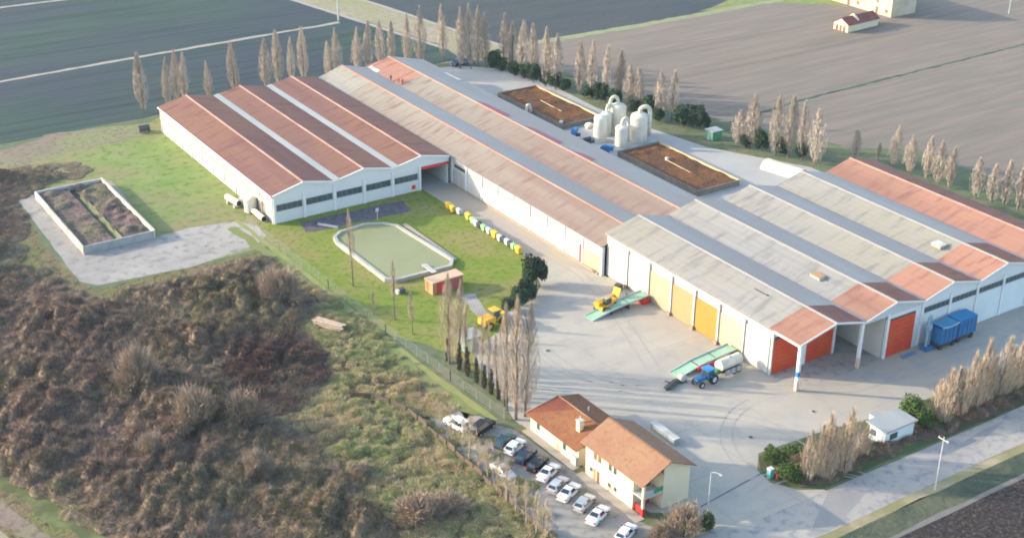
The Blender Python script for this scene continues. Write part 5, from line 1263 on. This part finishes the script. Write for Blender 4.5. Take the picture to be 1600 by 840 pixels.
# bare hedge trees by the road
HED = [tree_proto('hedge_tree', 'tree', 'tree', (s, 9, 1.3, .08, 750, .17, m_twigy, (.018, .04), 1.25, (.9, 2.4)), m_twigy) for s in (51, 52, 53)]
for i, (px_, pb_, pt_) in enumerate(((1262, 752, 668), (1276, 746, 655), (1288, 740, 648), (1300, 734, 640), (1312, 730, 645), (1326, 722, 638), (1340, 716, 640), (1352, 712, 648), (1290, 748, 690), (1318, 738, 690))):
    x, y = G(px_, pb_); h_ = Hz(pt_, x, y) * rnd.uniform(.75, 1.12)
    plant(HED, x, y, h_, (ORD[i] + 'bare hedge tree from the left on the island left of the gatehouse') if i else 'leftmost bare hedge tree on the island left of the gatehouse', 'bare hedge trees left of the gatehouse', 9.0, rnd.uniform(.9, 1.2) * 9 / h_)
for i, (px_, pb_, pt_) in enumerate(((1462, 652, 580), (1474, 660, 575), (1488, 645, 562), (1500, 648, 556), (1512, 638, 548), (1524, 636, 545), (1536, 628, 540), (1548, 626, 538), (1560, 620, 530), (1572, 616, 534), (1584, 610, 528), (1597, 604, 524), (1610, 598, 520), (1480, 640, 585), (1530, 620, 555))):
    x, y = G(px_, pb_); h_ = Hz(pt_, x, y) * rnd.uniform(.75, 1.12)
    plant(HED, x, y, h_, (ORD[i] + 'bare hedge tree from the left along the road right of the gatehouse') if i else 'first bare hedge tree right of the dark bush and gatehouse', 'bare hedge trees right of the gatehouse', 9.0, rnd.uniform(1.0, 1.4) * 9 / h_)

# evergreens
def bush_arrays(seed, rx, hgt, n, lobes, size=(.12, .26)):
    r = np.random.default_rng(seed); P, Nn = [], []
    per = n // lobes
    for _ in range(lobes):
        a = r.uniform(0, 6.28); q = rx * .6 * math.sqrt(r.uniform()); lr = rx * r.uniform(.35, .6); cz = r.uniform(.3, .78) * hgt
        c = np.array([math.cos(a) * q, math.sin(a) * q, cz])
        d = r.normal(size=(per, 3)); d /= np.linalg.norm(d, axis=1)[:, None]
        rad = lr * r.uniform(.6, 1.08, per)[:, None]
        p = c + d * rad * np.array([1, 1, max(.8, .32 * hgt / lr * .8)]); P.append(p); Nn.append(d + r.normal(0, .6, (per, 3)))
    P = np.concatenate(P); Nn = np.concatenate(Nn); Nn /= np.linalg.norm(Nn, axis=1)[:, None]
    P[:, 2] = np.clip(P[:, 2], .08, None)
    return leaves(P, Nn, r.uniform(size[0], size[1], len(P)), r)
def bush_proto(name, lab, cat, seed, rx, hgt, n, lobes, m, size=(.12, .26)):
    t = empty(name, 0, 0, lab, cat)
    mb = MB(); mb.cyl((0, 0, 0), (0, 0, hgt * .7), .12, .05, 6)
    for k in range(4): mb.cyl((0, 0, hgt * .15), (math.cos(k * 1.7) * rx * .5, math.sin(k * 1.7) * rx * .5, hgt * .6), .06, .02, 5)
    mb.build('trunk', m_bark, t); tri_mesh('crown', bush_arrays(seed, rx, hgt, n, lobes, size), m, 4, t); return t
EV = [bush_proto('evergreen_bush', 'bush', 'bush', s, 2.2, 4.5, 4200, 17, m_ever, (.09, .21)) for s in (61, 62, 63)]
for i, (px_, pb_, pt_, wd) in enumerate(((768, 108, 80, 1.0), (780, 112, 92, .8), (798, 120, 98, .9), (815, 124, 102, .8), (828, 130, 100, 1.1), (845, 134, 108, .8), (862, 140, 112, .9), (878, 144, 122, .8), (915, 154, 132, .9), (934, 162, 128, .9), (955, 172, 140, .9), (985, 176, 156, .9), (1008, 184, 150, 1.0), (1022, 192, 170, .8), (1060, 198, 166, 1.2), (1078, 200, 164, 1.2), (1092, 204, 170, .9), (1160, 232, 212, .7), (1185, 238, 202, .8), (1218, 244, 216, .8), (1246, 250, 224, .7))):
    x, y = G(px_, pb_); h_ = Hz(pt_, x, y)
    plant(EV, x + 1, y, h_, (ORD[i] + 'dark evergreen bush from the left under the back yard poplars') if i else 'leftmost and darkest evergreen bush at the far end of the back yard', 'dark evergreens along the back yard', 4.5, wd * 4.5 / h_)
for i, (px_, pb_, h_, rx_, lab) in enumerate(((838, 446, 6.6, 1.15, 'largest dark green bush, at the end of the bin row'), (826, 466, 4.0, .9, 'dark green bush just below the largest one at the yard edge'), (812, 476, 3.4, .85, 'low dark green bush second from the bottom of the yard edge chain'), (797, 487, 3.0, .75, 'lowest dark green bush of the chain, by the yellow loader'))):
    x, y = G(px_, pb_); plant(EV, x, y, h_, lab, None, 4.5, rx_ * 4.5 / h_)
EW = [bush_proto('green_bush', 'bush', 'bush', s, 2.0, 3.0, 3600, 15, m_ever2, (.07, .16)) for s in (71, 72)]
for px_, pb_, h_, wd, lab in ((1205, 722, 2.6, .8, 'round olive-green bush at the left tip of the hedge island'), (1232, 748, 2.4, 1.15, 'wide low green bush on the road side of the hedge island'), (1240, 722, 2.6, 1.0, 'brownish-green bush behind the round one on the hedge island'),
                              (1424, 656, 4.0, 1.1, 'large dark green bush right behind the gatehouse'), (1440, 668, 3.4, .9, 'shaded green bush between gatehouse and bare hedge trees'), (1104, 826, 2.6, .6, 'dark green bush at the foot of the lamp post')):
    x, y = G(px_, pb_); plant(EW, x, y, h_, lab, None, 3.0, wd * 3.0 / h_)

# rounded leafless shrubs
m_ptwig = mat('shrub_twigs_tan', (.34, .26, .19), (.25, .19, .14), s=.8, rnd_amt=.15)
def round_proto(seed, rad, hgt, n, m, wid=(.02, .05)):
    r = np.random.default_rng(seed); t = empty('bare_shrub', 0, 0, 'shrub', 'shrub'); mb = MB()
    P = []; D = []
    for k in range(26):
        a = r.uniform(0, 6.28); e = r.uniform(.25, 1.4); L_ = rad * r.uniform(.75, 1.0)
        d = np.array([math.cos(a) * math.cos(e), math.sin(a) * math.cos(e), math.sin(e) * hgt / rad]); tip = d * L_
        mb.cyl((0, 0, .0), tuple(tip * .6), .07, .03, 5, False)
        m_ = n // 26; q = r.uniform(.35, 1.0, m_)
        P.append(tip * q[:, None] + r.normal(0, .13 * rad, (m_, 3))); D.append(d / np.linalg.norm(d) + r.normal(0, .35, (m_, 3)) + np.array([0, 0, .35]))
    P = np.concatenate(P); D = np.concatenate(D); D /= np.linalg.norm(D, axis=1)[:, None]; P[:, 2] = np.clip(P[:, 2], .05, None)
    mb.build('trunk', m_bark, t)
    tri_mesh('crown', slivers(P, D, r.uniform(.4, 1.1, len(P)), r.uniform(wid[0], wid[1], len(P)), r), m, 3, t); return t
RS = [round_proto(s, 3.0, 4.5, 6500, m_ptwig) for s in (81, 82, 83)]
for px_, pb_, h_, wd, lab in ((305, 668, 6.5, 1.5, 'large round tan leafless shrub, left one of the pair in the brambles'), (382, 664, 5.6, 1.35, 'round tan leafless shrub, right one of the pair in the brambles'), (216, 606, 8.0, 1.3, 'tall pinkish leafless shrub above the deep shadow in the brambles'),
                              (240, 716, 4.5, 1.0, 'leafless shrub half in shade below the round pair'), (440, 474, 7.0, 1.6, 'big grey-brown leafless shrub at the top corner of the brambles'), (400, 745, 4.0, 1.0, 'golden-brown leafless shrub at the lower middle of the brambles'),
                              (652, 812, 4.2, 1.25, 'yellowish round willow shrub by the lower meadow'), (560, 745, 2.2, .7, 'low reddish leafless shrub at the meadow edge'), (700, 800, 2.6, 1.1, 'low brown leafless shrub right of the yellowish willow'),
                              (1068, 838, 4.6, 1.2, 'big grey-brown leafless shrub hiding the corner of the taller house'), (1030, 850, 3.0, .7, 'low leafless shrub under the porch corner, cut by the bottom edge'), (1258, 735, 3.0, .9, 'brown twiggy shrub at the foot of the island hedge trees')):
    x, y = G(px_, pb_); plant(RS, x, y, h_, lab, None, 4.5, wd * 4.5 / h_)

# ------------------------------------------------------------------ brambles and meadow (uncountable cover)
def inside(P, poly):
    x, y = P[:, 0], P[:, 1]; n = len(poly); c = np.zeros(len(P), bool); j = n - 1
    for i in range(n):
        xi, yi = poly[i]; xj, yj = poly[j]
        k = ((yi > y) != (yj > y)) & (x < (xj - xi) * (y - yi) / (yj - yi + 1e-12) + xi); c ^= k; j = i
    return c
def edge_dist(P, poly):
    d = np.full(len(P), 1e9); n = len(poly)
    for i in range(n):
        a = np.array(poly[i]); b = np.array(poly[(i + 1) % n]); ab = b - a
        t = np.clip(((P - a) @ ab) / (ab @ ab), 0, 1); d = np.minimum(d, np.linalg.norm(P - (a + t[:, None] * ab), axis=1))
    return d
def thicket(name, poly, m_base, m_tw, density, hmax, ntw, seed, lab, rr=(.9, 2.6), tw=(.25, .75), wd=(.02, .05), edge=3.0, res=.5, rough=.06):
    poly = rough_poly(poly, 3, .8, seed); A = np.array(poly); lo, hi = A.min(0), A.max(0); r = np.random.default_rng(seed)
    area = (hi - lo).prod(); nb = int(area * density)
    C = r.uniform(lo, hi, (nb, 2)); C = C[inside(C, poly)]; ed = edge_dist(C, poly)
    R_ = r.uniform(rr[0], rr[1], len(C)); Hh = hmax * r.uniform(.3, 1, len(C)) * (.58 + .42 * np.sin(C[:, 0] * .23 + 1.3 + .05 * C[:, 1]) * np.sin(C[:, 1] * .17 + .4 * np.sin(C[:, 0] * .1))) * np.clip(ed / edge, .25, 1)
    nx, ny = int((hi[0] - lo[0]) / res) + 1, int((hi[1] - lo[1]) / res) + 1
    gx = np.linspace(lo[0], hi[0], nx); gy = np.linspace(lo[1], hi[1], ny); X, Y = np.meshgrid(gx, gy); Z = np.full_like(X, -.4)
    for (cx, cy), r_, h_ in zip(C, R_, Hh):
        i0, i1 = np.searchsorted(gx, [cx - r_, cx + r_]); j0, j1 = np.searchsorted(gy, [cy - r_, cy + r_])
        s_ = np.s_[j0:j1, i0:i1]
        d2 = ((X[s_] - cx) ** 2 + (Y[s_] - cy) ** 2) / r_ ** 2
        Z[s_] = np.maximum(Z[s_], np.where(d2 < 1, h_ * np.sqrt(np.clip(1 - d2, 0, 1)), -.4))
    ii_, jj_ = np.meshgrid(np.arange(nx) * res, np.arange(ny) * res)
    mac = sum(np.sin(ii_ * a_ + p1) * np.sin(jj_ * b_ + p2) for a_, b_, p1, p2 in ((.31, .27, 1, 2), (.53, .71, 3, .5), (.97, .83, .2, 1.1), (1.7, 1.9, 2.2, .7)))
    Z = np.where(Z > 0, Z * (1 + .22 * mac) + rough * np.abs(r.normal(0, 1, Z.shape)), Z)
    V = np.stack([X, Y, Z], -1).reshape(-1, 3)
    keep = (Z > .0)
    cell = keep[:-1, :-1] | keep[1:, :-1] | keep[:-1, 1:] | keep[1:, 1:]
    jj, ii = np.nonzero(cell); a = jj * nx + ii
    Fq = np.stack([a, a + 1, a + nx + 1, a + nx], 1)
    used_, inv = np.unique(Fq, return_inverse=True); V2 = V[used_]; F2 = inv.reshape(Fq.shape)
    me = bpy.data.meshes.new(name); nq = len(F2)
    # twigs on the mounds
    w_ = (R_ ** 2) * (Hh + .3); idx = r.choice(len(C), ntw, p=w_ / w_.sum())
    a_ = r.uniform(0, 6.283, ntw); q = np.sqrt(r.uniform(0, 1, ntw))
    px_ = C[idx, 0] + np.cos(a_) * q * R_[idx]; py_ = C[idx, 1] + np.sin(a_) * q * R_[idx]
    ix = np.clip(((px_ - lo[0]) / (hi[0] - lo[0]) * (nx - 1)).round().astype(int), 0, nx - 1); iy = np.clip(((py_ - lo[1]) / (hi[1] - lo[1]) * (ny - 1)).round().astype(int), 0, ny - 1)
    pz = np.maximum(Z[iy, ix], 0) - .08
    D = np.stack([np.cos(a_) * q * .9 + r.normal(0, .4, ntw), np.sin(a_) * q * .9 + r.normal(0, .4, ntw), np.ones(ntw) * .8], 1); D /= np.linalg.norm(D, axis=1)[:, None]
    T = slivers(np.stack([px_, py_, pz], 1), D, r.uniform(tw[0], tw[1], ntw), r.uniform(wd[0], wd[1], ntw), r)
    allV = np.concatenate([V2, T]); nt_ = len(T) // 3
    me.vertices.add(len(allV)); me.vertices.foreach_set('co', allV.astype(np.float32).ravel())
    li = np.concatenate([F2.ravel(), np.arange(len(T)) + len(V2)]).astype(np.int32)
    me.loops.add(len(li)); me.loops.foreach_set('vertex_index', li)
    ls = np.concatenate([np.arange(nq) * 4, nq * 4 + np.arange(nt_) * 3]).astype(np.int32)
    me.polygons.add(nq + nt_); me.polygons.foreach_set('loop_start', ls)
    me.materials.append(m_base); me.materials.append(m_tw)
    me.polygons.foreach_set('material_index', np.concatenate([np.zeros(nq, np.int32), np.ones(nt_, np.int32)]))
    me.update(calc_edges=True); me.validate()
    o = bpy.data.objects.new(name, me); COL.objects.link(o); return tag(o, lab, 'undergrowth', None, 'stuff')
m_bram = mat('bramble_mass', (.145, .10, .074), (.085, .06, .044), s=.6, c3=(.125, .105, .06), s3=.035, c4_=(.22, .15, .105), s4=.9, bump=.15, bs=2)
m_bramt = mat('bramble_twigs', (.26, .18, .135), (.17, .118, .09), s=.6, c3=(.175, .15, .085), s3=.035, c4_=(.40, .275, .19), s4=.9)
m_rbram = mat('red_bramble_mass', (.10, .058, .048), (.065, .04, .035), s=.35, c3=(.11, .09, .07), s3=.1, bump=.15, bs=2)
m_rbramt = mat('red_bramble_twigs', (.18, .105, .085), (.12, .072, .062), s=.35, c3=(.18, .13, .09), s3=.1)
T1 = PX((-60, 412), (60, 420), (140, 474), (230, 450), (330, 428), (410, 400), (470, 445), (490, 500), (440, 540), (330, 560), (400, 640), (480, 690), (560, 760), (640, 860), (250, 890), (150, 824), (60, 766), (0, 728), (-60, 690))
thicket('bramble_thicket', T1, m_bram, m_bramt, .42, 3.3, 300000, 5, 'broad tangle of grey-brown brambles filling the lower left', (.7, 2.3), (.3, .95), (.018, .045), 3.0, .42, .13)
T2 = PX((330, 560), (400, 520), (440, 500), (500, 545), (508, 600), (440, 650), (390, 640))
thicket('bramble_thicket', T2, m_rbram, m_rbramt, .45, 3.0, 45000, 6, 'dark reddish bramble mound beside the rough green clearing', (.8, 2.4), (.3, .9), (.018, .045), 3.0, .42, .13)
T3 = PX((-90, 300), (-40, 276), (40, 262), (110, 256), (155, 268), (90, 284), (40, 300), (25, 320), (40, 380), (20, 420), (-80, 420))
thicket('bramble_thicket', T3, m_bram, m_bramt, .25, 2.4, 40000, 8, 'long shaded bramble ridge behind the concrete basin', (1.2, 3.0), edge=6.0)
m_mead = mat('rough_meadow', g(190, 168, 122), g(172, 154, 108), s=.5, c3=g(148, 152, 96), s3=.07, lo3=.4, hi3=.6, c4_=g(176, 156, 122), s4=.8)
m_meadt = mat('rough_meadow_blades', (.54, .42, .23), (.46, .36, .19), s=.5, c3=(.29, .32, .14), s3=.07, lo3=.38, hi3=.56, c4_=(.62, .46, .30), s4=.8)
T4 = PX((470, 480), (540, 490), (620, 560), (660, 610), (690, 660), (760, 760), (850, 850), (640, 860), (560, 760), (480, 690), (440, 655), (510, 605), (510, 550))
thicket('rough_meadow', T4, m_mead, m_meadt, .5, .75, 120000, 9, 'tufted yellow-green rough meadow between the brambles and the car park', (.5, 1.5), (.2, .6), (.02, .045), 2.0, .4)
T5 = PX((420, 400), (470, 430), (520, 465), (610, 530), (690, 610), (770, 690), (850, 780), (865, 850), (850, 850), (760, 765), (680, 680), (600, 560), (500, 490), (450, 440))
thicket('bank_scrub', T5, m_mead, m_meadt, .4, .9, 35000, 10, 'thin dry grass and weeds along the bank by the fence', (.5, 1.3), (.2, .6), (.02, .04), 1.0, .4)
T6 = [(121.8, 115.5), (124, 111.8), (127, 110.4), (170, 110.2), (250, 110.0), (250, 113.0), (170, 113.2), (128, 113.5), (124, 117)]
thicket('hedge_undergrowth', T6, m_bram, m_bramt, .8, 1.5, 30000, 12, 'dark low undergrowth at the foot of the roadside hedge trees', (.5, 1.3), (.3, .8), (.02, .05), 1.0, .4)

# ------------------------------------------------------------------ fences
def fence(pts, hgt, sp_, lab, mpost, wires=4, name='wire_fence'):
    P = [Vector(p) for p in pts]; f = empty(name, P[0].x, P[0].y, lab, 'fence')
    mbw = MB()
    for a, b in zip(P[:-1], P[1:]):
        n = max(1, int((b - a).length / sp_))
        for k in range(n + 1):
            q = a.lerp(b, k / n)
            MB().box(q.x - .05, q.y - .05, 0, q.x + .05, q.y + .05, hgt).build('post', mpost, f, True)
        for w in range(wires):
            z = hgt * (w + 1) / (wires + .15); mbw.cyl((a.x, a.y, z), (b.x, b.y, z), .014, .014, 4)
    mbw.build('wires', m_metal, f, True)
fence([(93.9, 240), (94.9, 205), (95.5, 184), (96.6, 164), (97.6, 149.5)], 1.9, 3.2, 'grey wire fence with thin posts along the lawn bank', mat('fence_post_grey', (.2,.22,.18), (.26,.26,.22), s=2))
bw = empty('boundary_wall', 86.4, 158, 'low dark brown board fence along the car park boundary', 'fence')
m_bwall = mat('boundary_boards', (.09, .065, .05), (.14, .105, .08), s=1.2)
P = [(80.5, 168), (83.5, 165.5), (86.0, 159), (86.2, 150), (86.3, 135), (86.4, 121), (86.6, 104)]
for a, b in zip(P[:-1], P[1:]):
    a, b = Vector(a), Vector(b); n = max(1, int((b - a).length / 2.4))
    for k in range(n):
        p, q = a.lerp(b, k / n), a.lerp(b, (k + .86) / n); d = (q - p).normalized(); nn = Vector((-d.y, d.x)) * .06
        hh = 1.1 + .25 * math.sin(k * 2.1)
        MB().prism_z([tuple(p - nn), tuple(q - nn), tuple(q + nn), tuple(p + nn)], 0, hh).build('board', m_bwall, bw, True)

# prototypes that were never planted
for pool in (POP, CYP, LAW, DEN, SAP, HED, EV, EW, RS):
    for p_ in pool:
        if id(p_) not in _proto_used:
            for ch in list(p_.children): bpy.data.objects.remove(ch)
            bpy.data.objects.remove(p_)
